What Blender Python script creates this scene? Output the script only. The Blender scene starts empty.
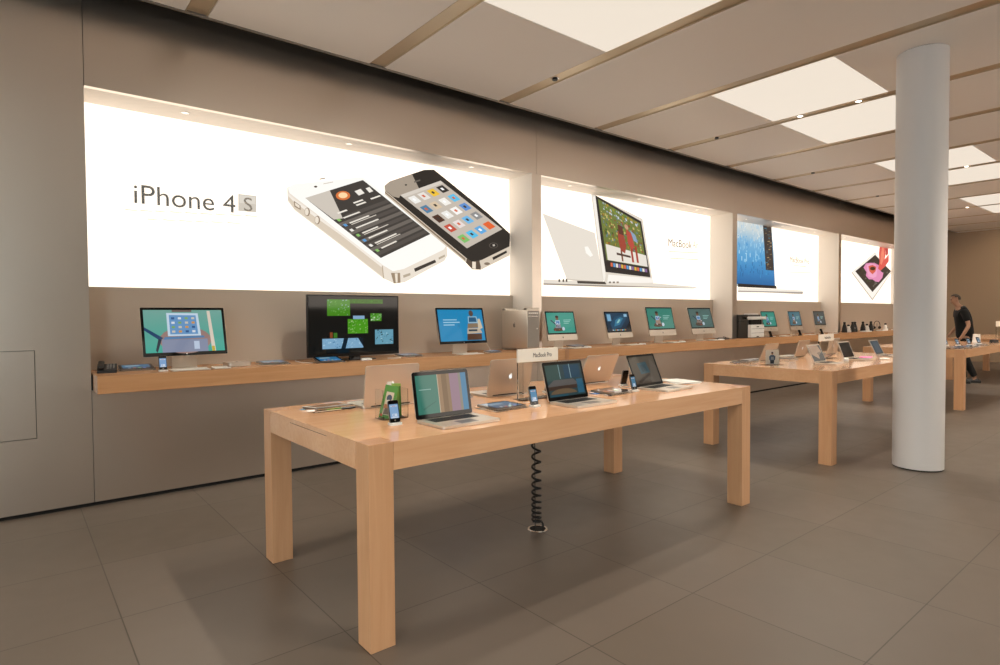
import bpy, bmesh, math, random
from mathutils import Vector, Matrix
random.seed(7)
COL = bpy.context.scene.collection
R = math.radians
# ------------------------------------------------------------------ camera
FOC, YAW, PITCH, ROLL, CAMH = 597.913, 0.88451, -0.02768, -0.00699, 1.46775
_cy, _sy, _cp, _sp = math.cos(YAW), math.sin(YAW), math.cos(PITCH), math.sin(PITCH)
Fv = Vector((_cy*_cp, _sy*_cp, _sp)); R0 = Vector((_sy, -_cy, 0)); U0 = R0.cross(Fv)
Rv = R0*math.cos(ROLL) + U0*math.sin(ROLL); Uv = U0*math.cos(ROLL) - R0*math.sin(ROLL)
cd = bpy.data.cameras.new('camera'); cam = bpy.data.objects.new('camera', cd); COL.objects.link(cam)
cam.matrix_world = Matrix((( Rv.x, Uv.x, -Fv.x, 0), (Rv.y, Uv.y, -Fv.y, 0), (Rv.z, Uv.z, -Fv.z, CAMH), (0, 0, 0, 1)))
cd.sensor_width = 36; cd.sensor_fit = 'HORIZONTAL'; cd.lens = FOC*36/1000; cd.clip_start = .05; cd.clip_end = 200
bpy.context.scene.camera = cam

def at(u, v, X=None, Y=None, Z=None):
    """point of the real wall, shelf or table plane that shows at a measured spot of the photograph"""
    d = Fv + Rv*(u-500)/FOC - Uv*(v-332.5)/FOC
    t = X/d.x if X is not None else Y/d.y if Y is not None else (Z-CAMH)/d.z
    return Vector((0, 0, CAMH)) + d*t

# ------------------------------------------------------------------ materials
def lin(c):
    if isinstance(c, str):
        c = c.lstrip('#'); c = [int(c[i:i+2], 16)/255 for i in (0, 2, 4)]
    return tuple(x/12.92 if x <= .04045 else ((x+.055)/1.055)**2.4 for x in c[:3])
def pmat(name, col, rough=.5, metal=0., spec=.5, coat=0., emis=None, es=0., bump=None, noise=None):
    m = bpy.data.materials.new(name); m.use_nodes = True; nt = m.node_tree; b = nt.nodes['Principled BSDF']
    b.inputs['Base Color'].default_value = (*lin(col), 1); b.inputs['Roughness'].default_value = rough
    b.inputs['Metallic'].default_value = metal; b.inputs['Specular IOR Level'].default_value = spec
    b.inputs['Coat Weight'].default_value = coat
    if emis: b.inputs['Emission Color'].default_value = (*lin(emis), 1); b.inputs['Emission Strength'].default_value = es
    # a light procedural variation so no surface is perfectly uniform
    sc, amt = noise or (6., .04)
    tc = nt.nodes.new('ShaderNodeTexCoord'); n = nt.nodes.new('ShaderNodeTexNoise'); n.inputs['Scale'].default_value = sc
    mr = nt.nodes.new('ShaderNodeMapRange'); mr.inputs['To Min'].default_value = max(0, rough-amt); mr.inputs['To Max'].default_value = min(1, rough+amt)
    nt.links.new(tc.outputs['Object'], n.inputs['Vector']); nt.links.new(n.outputs['Fac'], mr.inputs['Value']); nt.links.new(mr.outputs['Result'], b.inputs['Roughness'])
    if bump:
        n2 = nt.nodes.new('ShaderNodeTexNoise'); n2.inputs['Scale'].default_value = bump[0]; bp = nt.nodes.new('ShaderNodeBump')
        bp.inputs['Strength'].default_value = bump[1]; bp.inputs['Distance'].default_value = .002
        nt.links.new(tc.outputs['Object'], n2.inputs['Vector']); nt.links.new(n2.outputs['Fac'], bp.inputs['Height']); nt.links.new(bp.outputs['Normal'], b.inputs['Normal'])
    return m
def wood(name, c1, c2, rough, axis):
    m = pmat(name, c1, rough); nt = m.node_tree; b = nt.nodes['Principled BSDF']
    tc = nt.nodes.new('ShaderNodeTexCoord'); mp = nt.nodes.new('ShaderNodeMapping')
    s = [22., 22., 22.]; s[axis] = 1.1; mp.inputs['Scale'].default_value = s
    n = nt.nodes.new('ShaderNodeTexNoise'); n.inputs['Scale'].default_value = 1.6; n.inputs['Detail'].default_value = 5; n.inputs['Distortion'].default_value = .8
    mp2 = nt.nodes.new('ShaderNodeMapping'); s2 = [2.2, 2.2, 2.2]; s2[axis] = .35; mp2.inputs['Scale'].default_value = s2
    n3 = nt.nodes.new('ShaderNodeTexNoise'); n3.inputs['Scale'].default_value = 1.5
    mx = nt.nodes.new('ShaderNodeMath'); mx.operation = 'ADD'
    r = nt.nodes.new('ShaderNodeValToRGB'); r.color_ramp.elements[0].position = .75; r.color_ramp.elements[1].position = 1.25
    r.color_ramp.elements[0].position = .35; r.color_ramp.elements[1].position = .65
    h = nt.nodes.new('ShaderNodeMath'); h.operation = 'MULTIPLY'; h.inputs[1].default_value = .5
    r.color_ramp.elements[0].color = (*lin(c2), 1); r.color_ramp.elements[1].color = (*lin(c1), 1)
    L = nt.links.new
    L(tc.outputs['Object'], mp.inputs['Vector']); L(mp.outputs['Vector'], n.inputs['Vector'])
    L(tc.outputs['Object'], mp2.inputs['Vector']); L(mp2.outputs['Vector'], n3.inputs['Vector'])
    L(n.outputs['Fac'], mx.inputs[0]); L(n3.outputs['Fac'], mx.inputs[1]); L(mx.outputs[0], h.inputs[0]); L(h.outputs[0], r.inputs['Fac'])
    L(r.outputs['Color'], b.inputs['Base Color'])
    return m
M = {}
M['wood_x'] = wood('maple_along', '#dfb088', '#d3a076', .13, 0)
M['wood_y'] = wood('maple_across', '#d3a47c', '#c6946b', .3, 1)
M['wood_z'] = wood('maple_upright', '#d3a47c', '#c6946b', .3, 2)
M['wood_shelf'] = wood('maple_shelf', '#cf9f74', '#c08d61', .24, 0)
M['wood_end'] = wood('maple_end_grain', '#b98861', '#ab7c58', .3, 2)
M['alu'] = pmat('aluminium', '#ded5c9', .36, .75, noise=(40, .05))
M['alu_dark'] = pmat('dark_aluminium', '#8e8a86', .4, .8)
M['chrome'] = pmat('chrome', '#e4e2de', .12, 1.)
M['black_gloss'] = pmat('black_gloss', '#050506', .06, spec=.35)
M['black'] = pmat('black_plastic', '#0d0d0e', .45)
M['dark'] = pmat('dark_gap', '#080706', .8)
M['keys'] = pmat('black_keys', '#161617', .5)
M['white'] = pmat('white_plastic', '#ecebe6', .35)
M['white_gloss'] = pmat('white_gloss', '#f2f1ec', .12)
M['paper'] = pmat('paper', '#f4ede0', .6)
M['cable'] = pmat('white_cable', '#e6e0d6', .45)
M['logo_lit'] = pmat('lit_logo', '#f0f6f6', .3, emis='#eefaff', es=.85)
M['logo_dark'] = pmat('dark_logo', '#1b1b1d', .3)
M['ink'] = pmat('ink', '#3a3632', .7)
M['printer_dark'] = pmat('printer_dark', '#3c3833', .45)
M['person_skin'] = pmat('skin', '#a67c62', .55)
M['cloth_black'] = pmat('black_cloth', '#060606', .9, bump=(200, .3))
M['hair'] = pmat('hair', '#4d4238', .85)
M['shoe'] = pmat('shoe_leather', '#0b0a0a', .4)
def acrylic():
    m = bpy.data.materials.new('clear_acrylic'); m.use_nodes = True; nt = m.node_tree; b = nt.nodes['Principled BSDF']
    b.inputs['Base Color'].default_value = (.96, .975, .97, 1); b.inputs['Roughness'].default_value = .03
    b.inputs['IOR'].default_value = 1.14; b.inputs['Transmission Weight'].default_value = 1
    return m
M['acrylic'] = acrylic()
def thin_glass():
    m = bpy.data.materials.new('window_glass'); m.use_nodes = True; nt = m.node_tree; nt.nodes.remove(nt.nodes['Principled BSDF'])
    t = nt.nodes.new('ShaderNodeBsdfTransparent'); t.inputs['Color'].default_value = (.94, .97, .96, 1)
    g = nt.nodes.new('ShaderNodeBsdfGlossy'); g.inputs['Roughness'].default_value = .02
    fr = nt.nodes.new('ShaderNodeFresnel'); fr.inputs['IOR'].default_value = 1.3; mx = nt.nodes.new('ShaderNodeMixShader')
    L = nt.links.new; L(fr.outputs[0], mx.inputs[0]); L(t.outputs[0], mx.inputs[1]); L(g.outputs[0], mx.inputs[2]); L(mx.outputs[0], nt.nodes['Material Output'].inputs['Surface'])
    return m
M['glass'] = thin_glass()
# blasted steel wall cladding
m = pmat('blasted_steel', '#e0d5ca', .31, 1., noise=(1.3, .05), bump=(600, .12)); M['steel_wall'] = m
M['niche_panel'] = pmat('recess_lining', '#f0e8de', .5, 0., noise=(2, .05))
M['recess_back'] = pmat('recess_back_panel', '#c9bbab', .5, .2, noise=(2, .05))
M['beam'] = pmat('brushed_steel_beam', '#cdbba0', .36, .7, noise=(3, .1))
M['ceil'] = pmat('ceiling_panel', '#f6f0e9', .55, noise=(1, .05))
M['trim'] = pmat('ceiling_edge_metal', '#8d8983', .35, .5)
M['column'] = pmat('column_paint', '#d6d2d0', .5)
M['far'] = pmat('far_wall', '#a58f78', .6)
M['plain'] = pmat('plain_wall', '#b8b2a8', .6)
# floor: large stone tiles
m = pmat('floor_tiles', '#6e6152', .4); nt = m.node_tree; b = nt.nodes['Principled BSDF']; L = nt.links.new
tc = nt.nodes.new('ShaderNodeTexCoord'); mp = nt.nodes.new('ShaderNodeMapping'); mp.inputs['Location'].default_value = (-.39+.7875*10, -.12+.825*10, 0)
br = nt.nodes.new('ShaderNodeTexBrick'); br.offset = 0; br.squash = 1; br.inputs['Scale'].default_value = 1
br.inputs['Brick Width'].default_value = .7875; br.inputs['Row Height'].default_value = .825; br.inputs['Mortar Size'].default_value = .003
br.inputs['Mortar Smooth'].default_value = .1
br.inputs['Color1'].default_value = (*lin('#665c53'), 1); br.inputs['Color2'].default_value = (*lin('#60564c'), 1); br.inputs['Mortar'].default_value = (*lin('#3e362d'), 1)
n = nt.nodes.new('ShaderNodeTexNoise'); n.inputs['Scale'].default_value = .9; n.inputs['Detail'].default_value = 5
mr = nt.nodes.new('ShaderNodeMapRange'); mr.inputs['To Min'].default_value = .86; mr.inputs['To Max'].default_value = 1.12
mul = nt.nodes.new('ShaderNodeVectorMath'); mul.operation = 'SCALE'
L(tc.outputs['Object'], mp.inputs['Vector']); L(mp.outputs['Vector'], br.inputs['Vector']); L(tc.outputs['Object'], n.inputs['Vector'])
L(n.outputs['Fac'], mr.inputs['Value']); L(br.outputs['Color'], mul.inputs[0]); L(mr.outputs['Result'], mul.inputs['Scale']); L(mul.outputs['Vector'], b.inputs['Base Color'])
M['floor'] = m
def art_mat(name, strength, rough, base='#050505'):
    m = pmat(name, base, rough, spec=.35); nt = m.node_tree; b = nt.nodes['Principled BSDF']
    a = nt.nodes.new('ShaderNodeAttribute'); a.attribute_name = 'ink'
    nt.links.new(a.outputs['Color'], b.inputs['Emission Color']); b.inputs['Emission Strength'].default_value = strength
    return m
M['screen'] = art_mat('screen_image', .74, .06)
M['poster'] = art_mat('backlit_print', .92, .6, '#1c1b1a')
M['poster_back'] = art_mat('backlit_white_print', 1.55, .6, '#1c1b1a')
m = pmat('printed_card', '#808080', .45); a = m.node_tree.nodes.new('ShaderNodeAttribute'); a.attribute_name = 'ink'
m.node_tree.links.new(a.outputs['Color'], m.node_tree.nodes['Principled BSDF'].inputs['Base Color']); M['print'] = m
M['panel_light'] = pmat('light_diffuser', '#4a4640', .6, emis='#faeddc', es=.8)
M['added_box_glow'] = pmat('added_box_panel', '#1c1b1a', .6, emis='#fff0e0', es=3.2)
M['panel_light_added'] = pmat('added_bright_diffuser', '#4a4640', .6, emis='#fbeedb', es=1.1)
M['bulb_dim'] = pmat('small_downlight', '#fff4e4', .3, emis='#fff2e0', es=.8)
M['bulb'] = pmat('spot_bulb', '#ffffff', .4, emis='#fff2dc', es=6.)

# ------------------------------------------------------------------ mesh helpers
def B(): return bmesh.new()
def box(bm, x0, x1, y0, y1, z0, z1, bev=0., seg=2, mi=0, mat=None):
    r = bmesh.ops.create_cube(bm, size=1.); vs = r['verts']
    for v in vs: v.co = Vector(((x0+x1)/2+v.co.x*(x1-x0), (y0+y1)/2+v.co.y*(y1-y0), (z0+z1)/2+v.co.z*(z1-z0)))
    fs = {f for v in vs for f in v.link_faces}
    for f in fs: f.material_index = mi
    if bev:
        es = list({e for v in vs for e in v.link_edges})
        r = bmesh.ops.bevel(bm, geom=es, offset=bev, segments=seg, affect='EDGES', profile=.5)
        vs = list({v for f in r['faces'] for v in f.verts} | {v for v in vs if v.is_valid})
    if mat is not None: bmesh.ops.transform(bm, matrix=mat, verts=[v for v in vs if v.is_valid])
    return [v for v in vs if v.is_valid]
def rrect(w, d, r, n=5):
    out = []
    for cx, cy, a0 in ((w/2-r, d/2-r, 0), (-w/2+r, d/2-r, 90), (-w/2+r, -d/2+r, 180), (w/2-r, -d/2+r, 270)):
        for k in range(n+1):
            a = R(a0+90*k/n); out.append((cx+r*math.cos(a), cy+r*math.sin(a)))
    return out
def prism(bm, pts, z0, z1, mi=0, inset_top=0.):
    """extrude a 2-D outline along z"""
    cx = sum(p[0] for p in pts)/len(pts); cy = sum(p[1] for p in pts)/len(pts)
    a = [bm.verts.new((x, y, z0)) for x, y in pts]
    s = lambda p: p
    bq = [bm.verts.new((x+(cx-x)*inset_top, y+(cy-y)*inset_top, z1)) for x, y in pts]
    f = [bm.faces.new(a[::-1]), bm.faces.new(bq)]
    n = len(pts)
    for i in range(n): f.append(bm.faces.new((a[i], a[(i+1) % n], bq[(i+1) % n], bq[i])))
    for q in f: q.material_index = mi
    return a+bq
def slab(bm, w, d, r, z0, z1, cx=0, cy=0, mi=0):
    vs = prism(bm, rrect(w, d, r), z0, z1, mi)
    for v in vs: v.co.x += cx; v.co.y += cy
    return vs
def xf(bm, verts, mat): bmesh.ops.transform(bm, matrix=mat, verts=verts)
def cyl(bm, r, z0, z1, cx=0, cy=0, n=24, r2=None, mi=0):
    r2 = r if r2 is None else r2
    a = [bm.verts.new((cx+r*math.cos(2*math.pi*i/n), cy+r*math.sin(2*math.pi*i/n), z0)) for i in range(n)]
    b_ = [bm.verts.new((cx+r2*math.cos(2*math.pi*i/n), cy+r2*math.sin(2*math.pi*i/n), z1)) for i in range(n)]
    f = [bm.faces.new(a[::-1]), bm.faces.new(b_)] + [bm.faces.new((a[i], a[(i+1) % n], b_[(i+1) % n], b_[i])) for i in range(n)]
    for q in f: q.material_index = mi
    return a+b_
def lathe(bm, prof, n=24):
    """closed profile of (r,z) round z"""
    rings = [[bm.verts.new((r*math.cos(2*math.pi*i/n), r*math.sin(2*math.pi*i/n), z)) for i in range(n)] for r, z in prof]
    k = len(prof)
    for j in range(k):
        a, b_ = rings[j], rings[(j+1) % k]
        for i in range(n): bm.faces.new((a[i], a[(i+1) % n], b_[(i+1) % n], b_[i]))
    return [v for r_ in rings for v in r_]
def tube(bm, pts, r, n=8):
    pts = [Vector(p) for p in pts]; rings = []; up = Vector((0, 0, 1))
    prev = None
    for i, p in enumerate(pts):
        t = (pts[min(i+1, len(pts)-1)]-pts[max(i-1, 0)]).normalized()
        a = prev if prev is not None else (t.cross(up) if abs(t.dot(up)) < .9 else t.cross(Vector((1, 0, 0))))
        a = (a - t*a.dot(t)).normalized(); prev = a; b_ = t.cross(a)
        rings.append([bm.verts.new(p+a*r*math.cos(2*math.pi*k/n)+b_*r*math.sin(2*math.pi*k/n)) for k in range(n)])
    for i in range(len(rings)-1):
        for k in range(n): bm.faces.new((rings[i][k], rings[i][(k+1) % n], rings[i+1][(k+1) % n], rings[i+1][k]))
    bm.faces.new(rings[0][::-1]); bm.faces.new(rings[-1])
def smooth_path(ctrl, n=8):
    c = [Vector(p) for p in ctrl]; c = [c[0]]+c+[c[-1]]; out = []
    for i in range(1, len(c)-2):
        for k in range(n):
            t = k/n; a, b_, d, e = c[i-1], c[i], c[i+1], c[i+2]
            out.append(.5*((2*b_)+(d-a)*t+(2*a-5*b_+4*d-e)*t*t+(3*b_-a-3*d+e)*t**3))
    return out+[c[-2]]
def obj(name, bm, mat, parent=None, loc=None, rz=0, smooth=False, norm=True):
    if norm: bmesh.ops.recalc_face_normals(bm, faces=bm.faces)
    me = bpy.data.meshes.new(name); bm.to_mesh(me); bm.free()
    for mm in (mat if isinstance(mat, (list, tuple)) else [mat]): me.materials.append(M[mm] if isinstance(mm, str) else mm)
    if smooth:
        for p in me.polygons: p.use_smooth = True
        me.set_sharp_from_angle(angle=R(35))
    o = bpy.data.objects.new(name, me); COL.objects.link(o)
    if parent: o.parent = parent
    if loc is not None: o.location = loc
    if rz: o.rotation_euler = (0, 0, rz)
    return o
def tag(o, label, cat, group=None):
    o['label'] = label; o['category'] = cat
    if group: o['group'] = group
    return o
def thing(name, label, cat, loc=(0, 0, 0), rz=0., group=None):
    o = bpy.data.objects.new(name, None); COL.objects.link(o); o.location = loc; o.rotation_euler = (0, 0, rz); o.empty_display_size = .1
    return tag(o, label, cat, group)
def struct(name, bm, mat, **k):
    o = obj(name, bm, mat, **k); o['kind'] = 'structure'; return o
def dup(root, loc=None, rz=None, label=None):
    r_ = root.copy(); COL.objects.link(r_)
    if loc is not None: r_.location = loc
    if rz is not None: r_.rotation_euler = (0, 0, rz)
    if label: r_['label'] = label
    for ch in list(root.children):
        c = ch.copy(); COL.objects.link(c); c.parent = r_
        for g in ch.children:
            d = g.copy(); COL.objects.link(d); d.parent = c
    return r_

# ------------------------------------------------------------------ flat pictures (screens, prints)
def ell(cx, cy, rx, ry, n=20, a0=0, a1=360):
    return [(cx+rx*math.cos(R(a0+(a1-a0)*k/(n if a1-a0 < 360 else n))), cy+ry*math.sin(R(a0+(a1-a0)*k/n))) for k in range(n if a1-a0 >= 360 else n+1)]
def rc(x0, y0, x1, y1): return [(x0, y0), (x1, y0), (x1, y1), (x0, y1)]
def picture(name, shapes, mat, parent=None, fn=None, step=.00012, mtx=None, thick=0.):
    """shapes: (colour, outline[, colour2]) drawn one over the other; fn maps 2-D to 3-D, stacked towards -Y"""
    bm = B(); col = bm.loops.layers.float_color.new('ink')
    for i, s in enumerate(shapes):
        vs = []
        for (x, y) in s[1]:
            p = fn(x, y) if fn else Vector((x, 0, y)); p = Vector(p); p.y -= step*(i+1); vs.append(bm.verts.new(p))
        try: f = bm.faces.new(vs)
        except ValueError: continue
        f.normal_update()
        if f.normal.y > 0: f.normal_flip()
        cs = [(*lin(s[0]), 1)]*len(vs)
        if len(s) > 2:   # a vertical colour change printed in the picture
            ys = [l.vert.co.z for l in f.loops]; lo, hi = min(ys), max(ys)
            c0, c1 = lin(s[0]), lin(s[2])
            for l in f.loops:
                t = (l.vert.co.z-lo)/(hi-lo+1e-9); l[col] = (*[c1[k]*t+c0[k]*(1-t) for k in range(3)], 1)
        else:
            for l in f.loops: l[col] = cs[0]
    if mtx is not None: bmesh.ops.transform(bm, matrix=mtx, verts=bm.verts)
    return obj(name, bm, mat, parent, norm=False)
def text(name, s, size, mat, parent=None, sx=1., align='LEFT', mtx=None, depth=.0004, width=None):
    cu = bpy.data.curves.new(name, 'FONT'); cu.body = s; cu.size = size; cu.align_x = align; cu.extrude = depth; cu.resolution_u = 4
    t = bpy.data.objects.new('tmp', cu); COL.objects.link(t)
    bpy.context.view_layer.update()
    me = bpy.data.meshes.new_from_object(t.evaluated_get(bpy.context.evaluated_depsgraph_get()))
    bpy.data.objects.remove(t)
    xs = [v.co.x for v in me.vertices]
    if width: sx = width/(max(xs)-min(xs))
    me.transform(Matrix.Diagonal((sx, 1, 1, 1)))
    me.transform((mtx or Matrix()) @ Matrix.Rotation(R(90), 4, 'X'))
    me.materials.clear(); me.materials.append(M[mat] if isinstance(mat, str) else mat)
    me.name = name
    o = bpy.data.objects.new(name, me); COL.objects.link(o)
    if parent: o.parent = parent
    return o
APPLE = [(0, .6), (-.13, .66), (-.27, .65), (-.38, .55), (-.44, .38), (-.44, .18), (-.39, -.03), (-.3, -.2), (-.19, -.31), (-.1, -.3), (0, -.26), (.1, -.3), (.2, -.31),
         (.3, -.2), (.38, -.06), (.41, .05), (.32, .1), (.26, .19), (.24, .3), (.28, .42), (.38, .52), (.3, .63), (.2, .66), (.1, .64)]
LEAF = [(.0, .7), (.0, .82), (.08, .93), (.19, .98), (.18, .87), (.11, .75)]
def apple(bm, s, mtx, t=.0008):
    for pts in (APPLE, LEAF):
        vs = prism(bm, [(x*s, y*s) for x, y in pts], 0, t); xf(bm, vs, mtx)

TEAL, TEALD = '#3f9e8c', '#35857a'
def scr_figure(bg='#3f9e8c', body='#8f8f98', seed=0, txt='#a9dcd2', flip=False):
    """illustrated desktop: a seated figure made of gadgets on a flat ground"""
    f = (lambda x: 1-x) if flip else (lambda x: x)
    P = lambda pts: [(f(x), y) for x, y in pts]
    s = [(bg, rc(0, 0, 1, 1)), ('#2a3438', P(ell(.36, .16, .17, .08))), ('#5b4636', P(rc(.22, .1, .52, .26))), (body, P([(.27, .24), (.48, .24), (.46, .5), (.3, .5)])),
         ('#b8cfe4', P(rc(.3, .42, .46, .62))), ('#4f86b8', P(rc(.32, .45, .44, .58))), ('#7a5540', P(ell(.37, .74, .055, .11))), ('#33261f', P(ell(.37, .8, .06, .06))),
         ('#2d3d55', P([(.12, .62), (.15, .65), (.3, .45), (.28, .4)])), ('#c7d8e6', P(ell(.56, .2, .05, .09)))]
    rnd = random.Random(seed)
    for k in range(3): s.append((txt, P(rc(.6, .62-.08*k, .6+.28-.05*k, .645-.08*k))))
    for k in range(8):
        x, y = rnd.uniform(.24, .5), rnd.uniform(.1, .55); s.append((rnd.choice(['#d8dde2', '#3b5f8a', '#9b6a48', '#24303c', '#c24f3a']), P(rc(x, y, x+.03, y+.05))))
    return s
def scr_galaxy():
    s = [('#16283a', rc(0, 0, 1, 1), '#22455e'), ('#24506c', [(.2, .1), (.6, .2), (.9, .7), (.8, .9), (.4, .8), (.15, .4)]), ('#3a7fa0', [(.3, .25), (.55, .35), (.75, .7), (.62, .75), (.4, .6)]),
         ('#9fd6cf', [(.42, .42), (.52, .45), (.62, .63), (.55, .64)]), ('#7fb6d8', rc(.06, .55, .22, .92)), ('#9cc4dc', rc(.8, .78, .94, .93)), ('#1b1f24', [(.7, 0), (1, 0), (1, .5)])]
    for k in range(12): s.append((['#d8e2ea', '#4fa3d8', '#7fc06a', '#d86a4a'][k % 4], rc(.2+.05*k, .03, .235+.05*k, .08)))
    return s
def scr_tablet():
    s = [('#3fae9c', rc(0, 0, 1, 1), '#7cb0a4'), ('#a1837c', ell(.5, .28, .33, .32)), ('#8a93ad', rc(.2, 0, .78, .3)), ('#5b87b5', [(.22, .3), (.75, .33), (.73, .38), (.24, .36)]),
         ('#cfe3f4', [(.28, .38), (.7, .38), (.68, .92), (.28, .93)]), ('#6f9fd0', [(.31, .42), (.665, .42), (.65, .87), (.31, .88)]), ('#28486e', [(0, .6), (.0, .52), (.18, .28), (.22, .34)]),
         ('#223040', [(.14, 0), (.2, .3), (.16, .32), (.12, .05)]), ('#e8d9c8', [(.83, 0), (.88, 0), (.84, .98), (.8, .98)]), ('#c9b23a', [(.83, 0), (.87, .0), (.865, .12), (.83, .12)]), ('#c3d3ea', rc(.6, .06, .67, .25)), ('#7d6b63', rc(.35, .95, .6, 1.))]
    for i in range(4):
        for j in range(4): s.append((['#d8d0c0', '#3a5f90', '#86b46a', '#e0a050', '#e8eef4'][(i*3+j*2) % 5], rc(.335+.085*i, .46+.105*j, .375+.085*i, .51+.105*j)))
    return s
def scr_blue():
    s = [('#1f8fc4', rc(0, 0, 1, 1))] + [('#a6d6ec', rc(.1, .66-.08*k, .1+[.3, .36, .24][k], .69-.08*k)) for k in range(3)]
    s += [('#5a3d2c', [(.58, .02), (.92, .02), (.93, .22), (.6, .22)]), ('#c9b8a2', [(.6, .22), (.95, .24), (.9, .4), (.62, .4)]), ('#2e4452', [(.64, .3), (.84, .3), (.84, .36), (.64, .36)]), ('#8f7a62', [(.62, .4), (.9, .42), (.86, .56), (.64, .55)]),
          ('#9ac3d8', [(.65, .56), (.88, .56), (.86, .78), (.66, .78)]), ('#2b5d80', [(.67, .6), (.85, .6), (.84, .75), (.68, .75)]), ('#5e4a40', ell(.74, .88, .05, .1)), ('#d9c9ad', [(.86, .35), (.97, .4), (.93, .7), (.88, .7)])]
    return s
def scr_tv():
    s = [('#0e1213', rc(0, 0, 1, 1), '#14110e')]
    def patch(x0, y0, x1, y1, cs, seed):
        r_ = random.Random(seed); s.append((cs[0], rc(x0, y0, x1, y1)))
        for k in range(45):
            a, b_ = r_.uniform(x0, x1-.01), r_.uniform(y0, y1-.02); w_, h_ = r_.uniform(.006, .022), r_.uniform(.01, .035)
            s.append((r_.choice(cs[1:]), [(a, b_), (min(a+w_, x1), b_+.01), (min(a+w_*.8, x1), min(b_+h_, y1)), (a, min(b_+h_*.7, y1))]))
    patch(.19, .66, .44, .95, ['#4a8f1e', '#5c9a34', '#86b86a', '#3a7a14', '#a4c4bc', '#6fae4a'], 1)
    patch(.44, .88, .82, .96, ['#3d6f0e', '#3f8a14', '#35620b', '#4a7c18'], 2)
    patch(.41, .34, .64, .6, ['#4fa01c', '#6fb83c', '#3b8412', '#a8cc88'], 3)
    s.append(('#8fb6d8', rc(.47, .6, .6, .66)))
    patch(.67, .56, .8, .7, ['#4f9a1e', '#88c878', '#e0ecd8', '#2f7810'], 4)
    patch(.72, .13, .94, .4, ['#6fa9c0', '#a9d4e2', '#315a52', '#1e3a36', '#5c96b8'], 5)
    patch(.13, .08, .58, .26, ['#86b4d6', '#a6cdea', '#5d8fb6', '#b9dcf0', '#95bcd8', '#7aa0bc'], 6)
    s.append(('#14202c', [(.33, .08), (.38, .08), (.41, .26), (.36, .26), (.35, .18)])); s.append(('#14202c', [(.52, .26), (.58, .1), (.58, .26)]))
    s.append(('#8a4a28', rc(.21, .27, .24, .37))); s.append(('#3d7a28', rc(.25, .27, .29, .36)))
    s.append(('#0b0b0b', rc(.19, .28, .2, .3)))
    return s
def scr_stripes():
    s = [('#3a7c6c', rc(0, 0, 1, 1)), ('#cdbba2', rc(.415, 0, .43, 1)), ('#9a7a58', rc(.43, 0, .5, 1)), ('#7d6040', rc(.5, 0, .6, 1)), ('#8f7252', rc(.6, 0, .66, 1)), ('#98798a', rc(.66, 0, .84, 1)), ('#8a8478', rc(.84, 0, .89, 1)), ('#3f82a8', rc(.89, 0, 1, 1)),
         ('#8cb8ae', rc(.05, .62, .28, .64)), ('#2f6c5e', [(.1, .1), (.36, .3), (.36, .32), (.1, .14)]), ('#b49a80', rc(.42, 0, .424, 1))]
    return s
def scr_dim():
    return [('#2c4448', rc(0, 0, 1, 1)), ('#35504c', rc(0, .5, .4, 1)), ('#1d4358', rc(.5, .55, .95, .97)), ('#5d5a58', [(0, .36), (.18, .52), (.72, .52), (.9, .3), (0, .26)]), ('#43332a', [(0, .2), (.8, .22), (.86, .34), (0, .32)]), ('#6d5a44', ell(.4, .08, .36, .16, 24, 0, 180)),
            ('#7d9aa0', rc(.36, .55, .38, 1)), ('#86a2a8', rc(.66, .55, .68, 1)), ('#2b5f78', rc(.8, .05, .98, .5)), ('#284f5c', rc(0, 0, .5, .06))]
def scr_painted_reflection():  # reflections of nearby things drawn into the glowing screen colours
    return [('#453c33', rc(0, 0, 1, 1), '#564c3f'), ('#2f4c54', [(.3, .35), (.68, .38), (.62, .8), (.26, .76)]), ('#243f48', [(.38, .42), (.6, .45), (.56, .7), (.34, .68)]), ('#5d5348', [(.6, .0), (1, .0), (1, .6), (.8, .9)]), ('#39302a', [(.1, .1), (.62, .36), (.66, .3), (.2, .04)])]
def scr_phone(c='#8fb4dc'):
    return [(c, rc(0, 0, 1, 1)), ('#c6d8ea', rc(.1, .82, .9, .9)), ('#c9806e', rc(.3, .84, .7, .88)), ('#d7e4f2', rc(.25, .12, .8, .32)), ('#7fa0cc', rc(.35, .17, .5, .28)), ('#e8eef6', rc(.12, .02, .9, .08))]
def scr_pad(c='#1f5578'):
    s = [(c, rc(0, 0, 1, 1), '#2f6f94'), ('#86a3b4', [(.1, .55), (.65, .6), (.6, .9), (.12, .85)])]
    for i in range(4): s.append((['#b9c8d2', '#d07a4a', '#8fb86a', '#6d8fd0'][i], rc(.18+.18*i, .06, .28+.18*i, .2)))
    return s
def scr_padcolor():
    s = [('#5f5048', rc(0, 0, 1, 1))]
    for i, c in enumerate(['#c98468', '#6b4536', '#b9c6d6', '#d9a988', '#5f9a4c', '#e6ddd6', '#35443a']): s.append((c, ell(.12+.125*i, .4+.12*(i % 2), .08, .2)))
    return s

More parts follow.
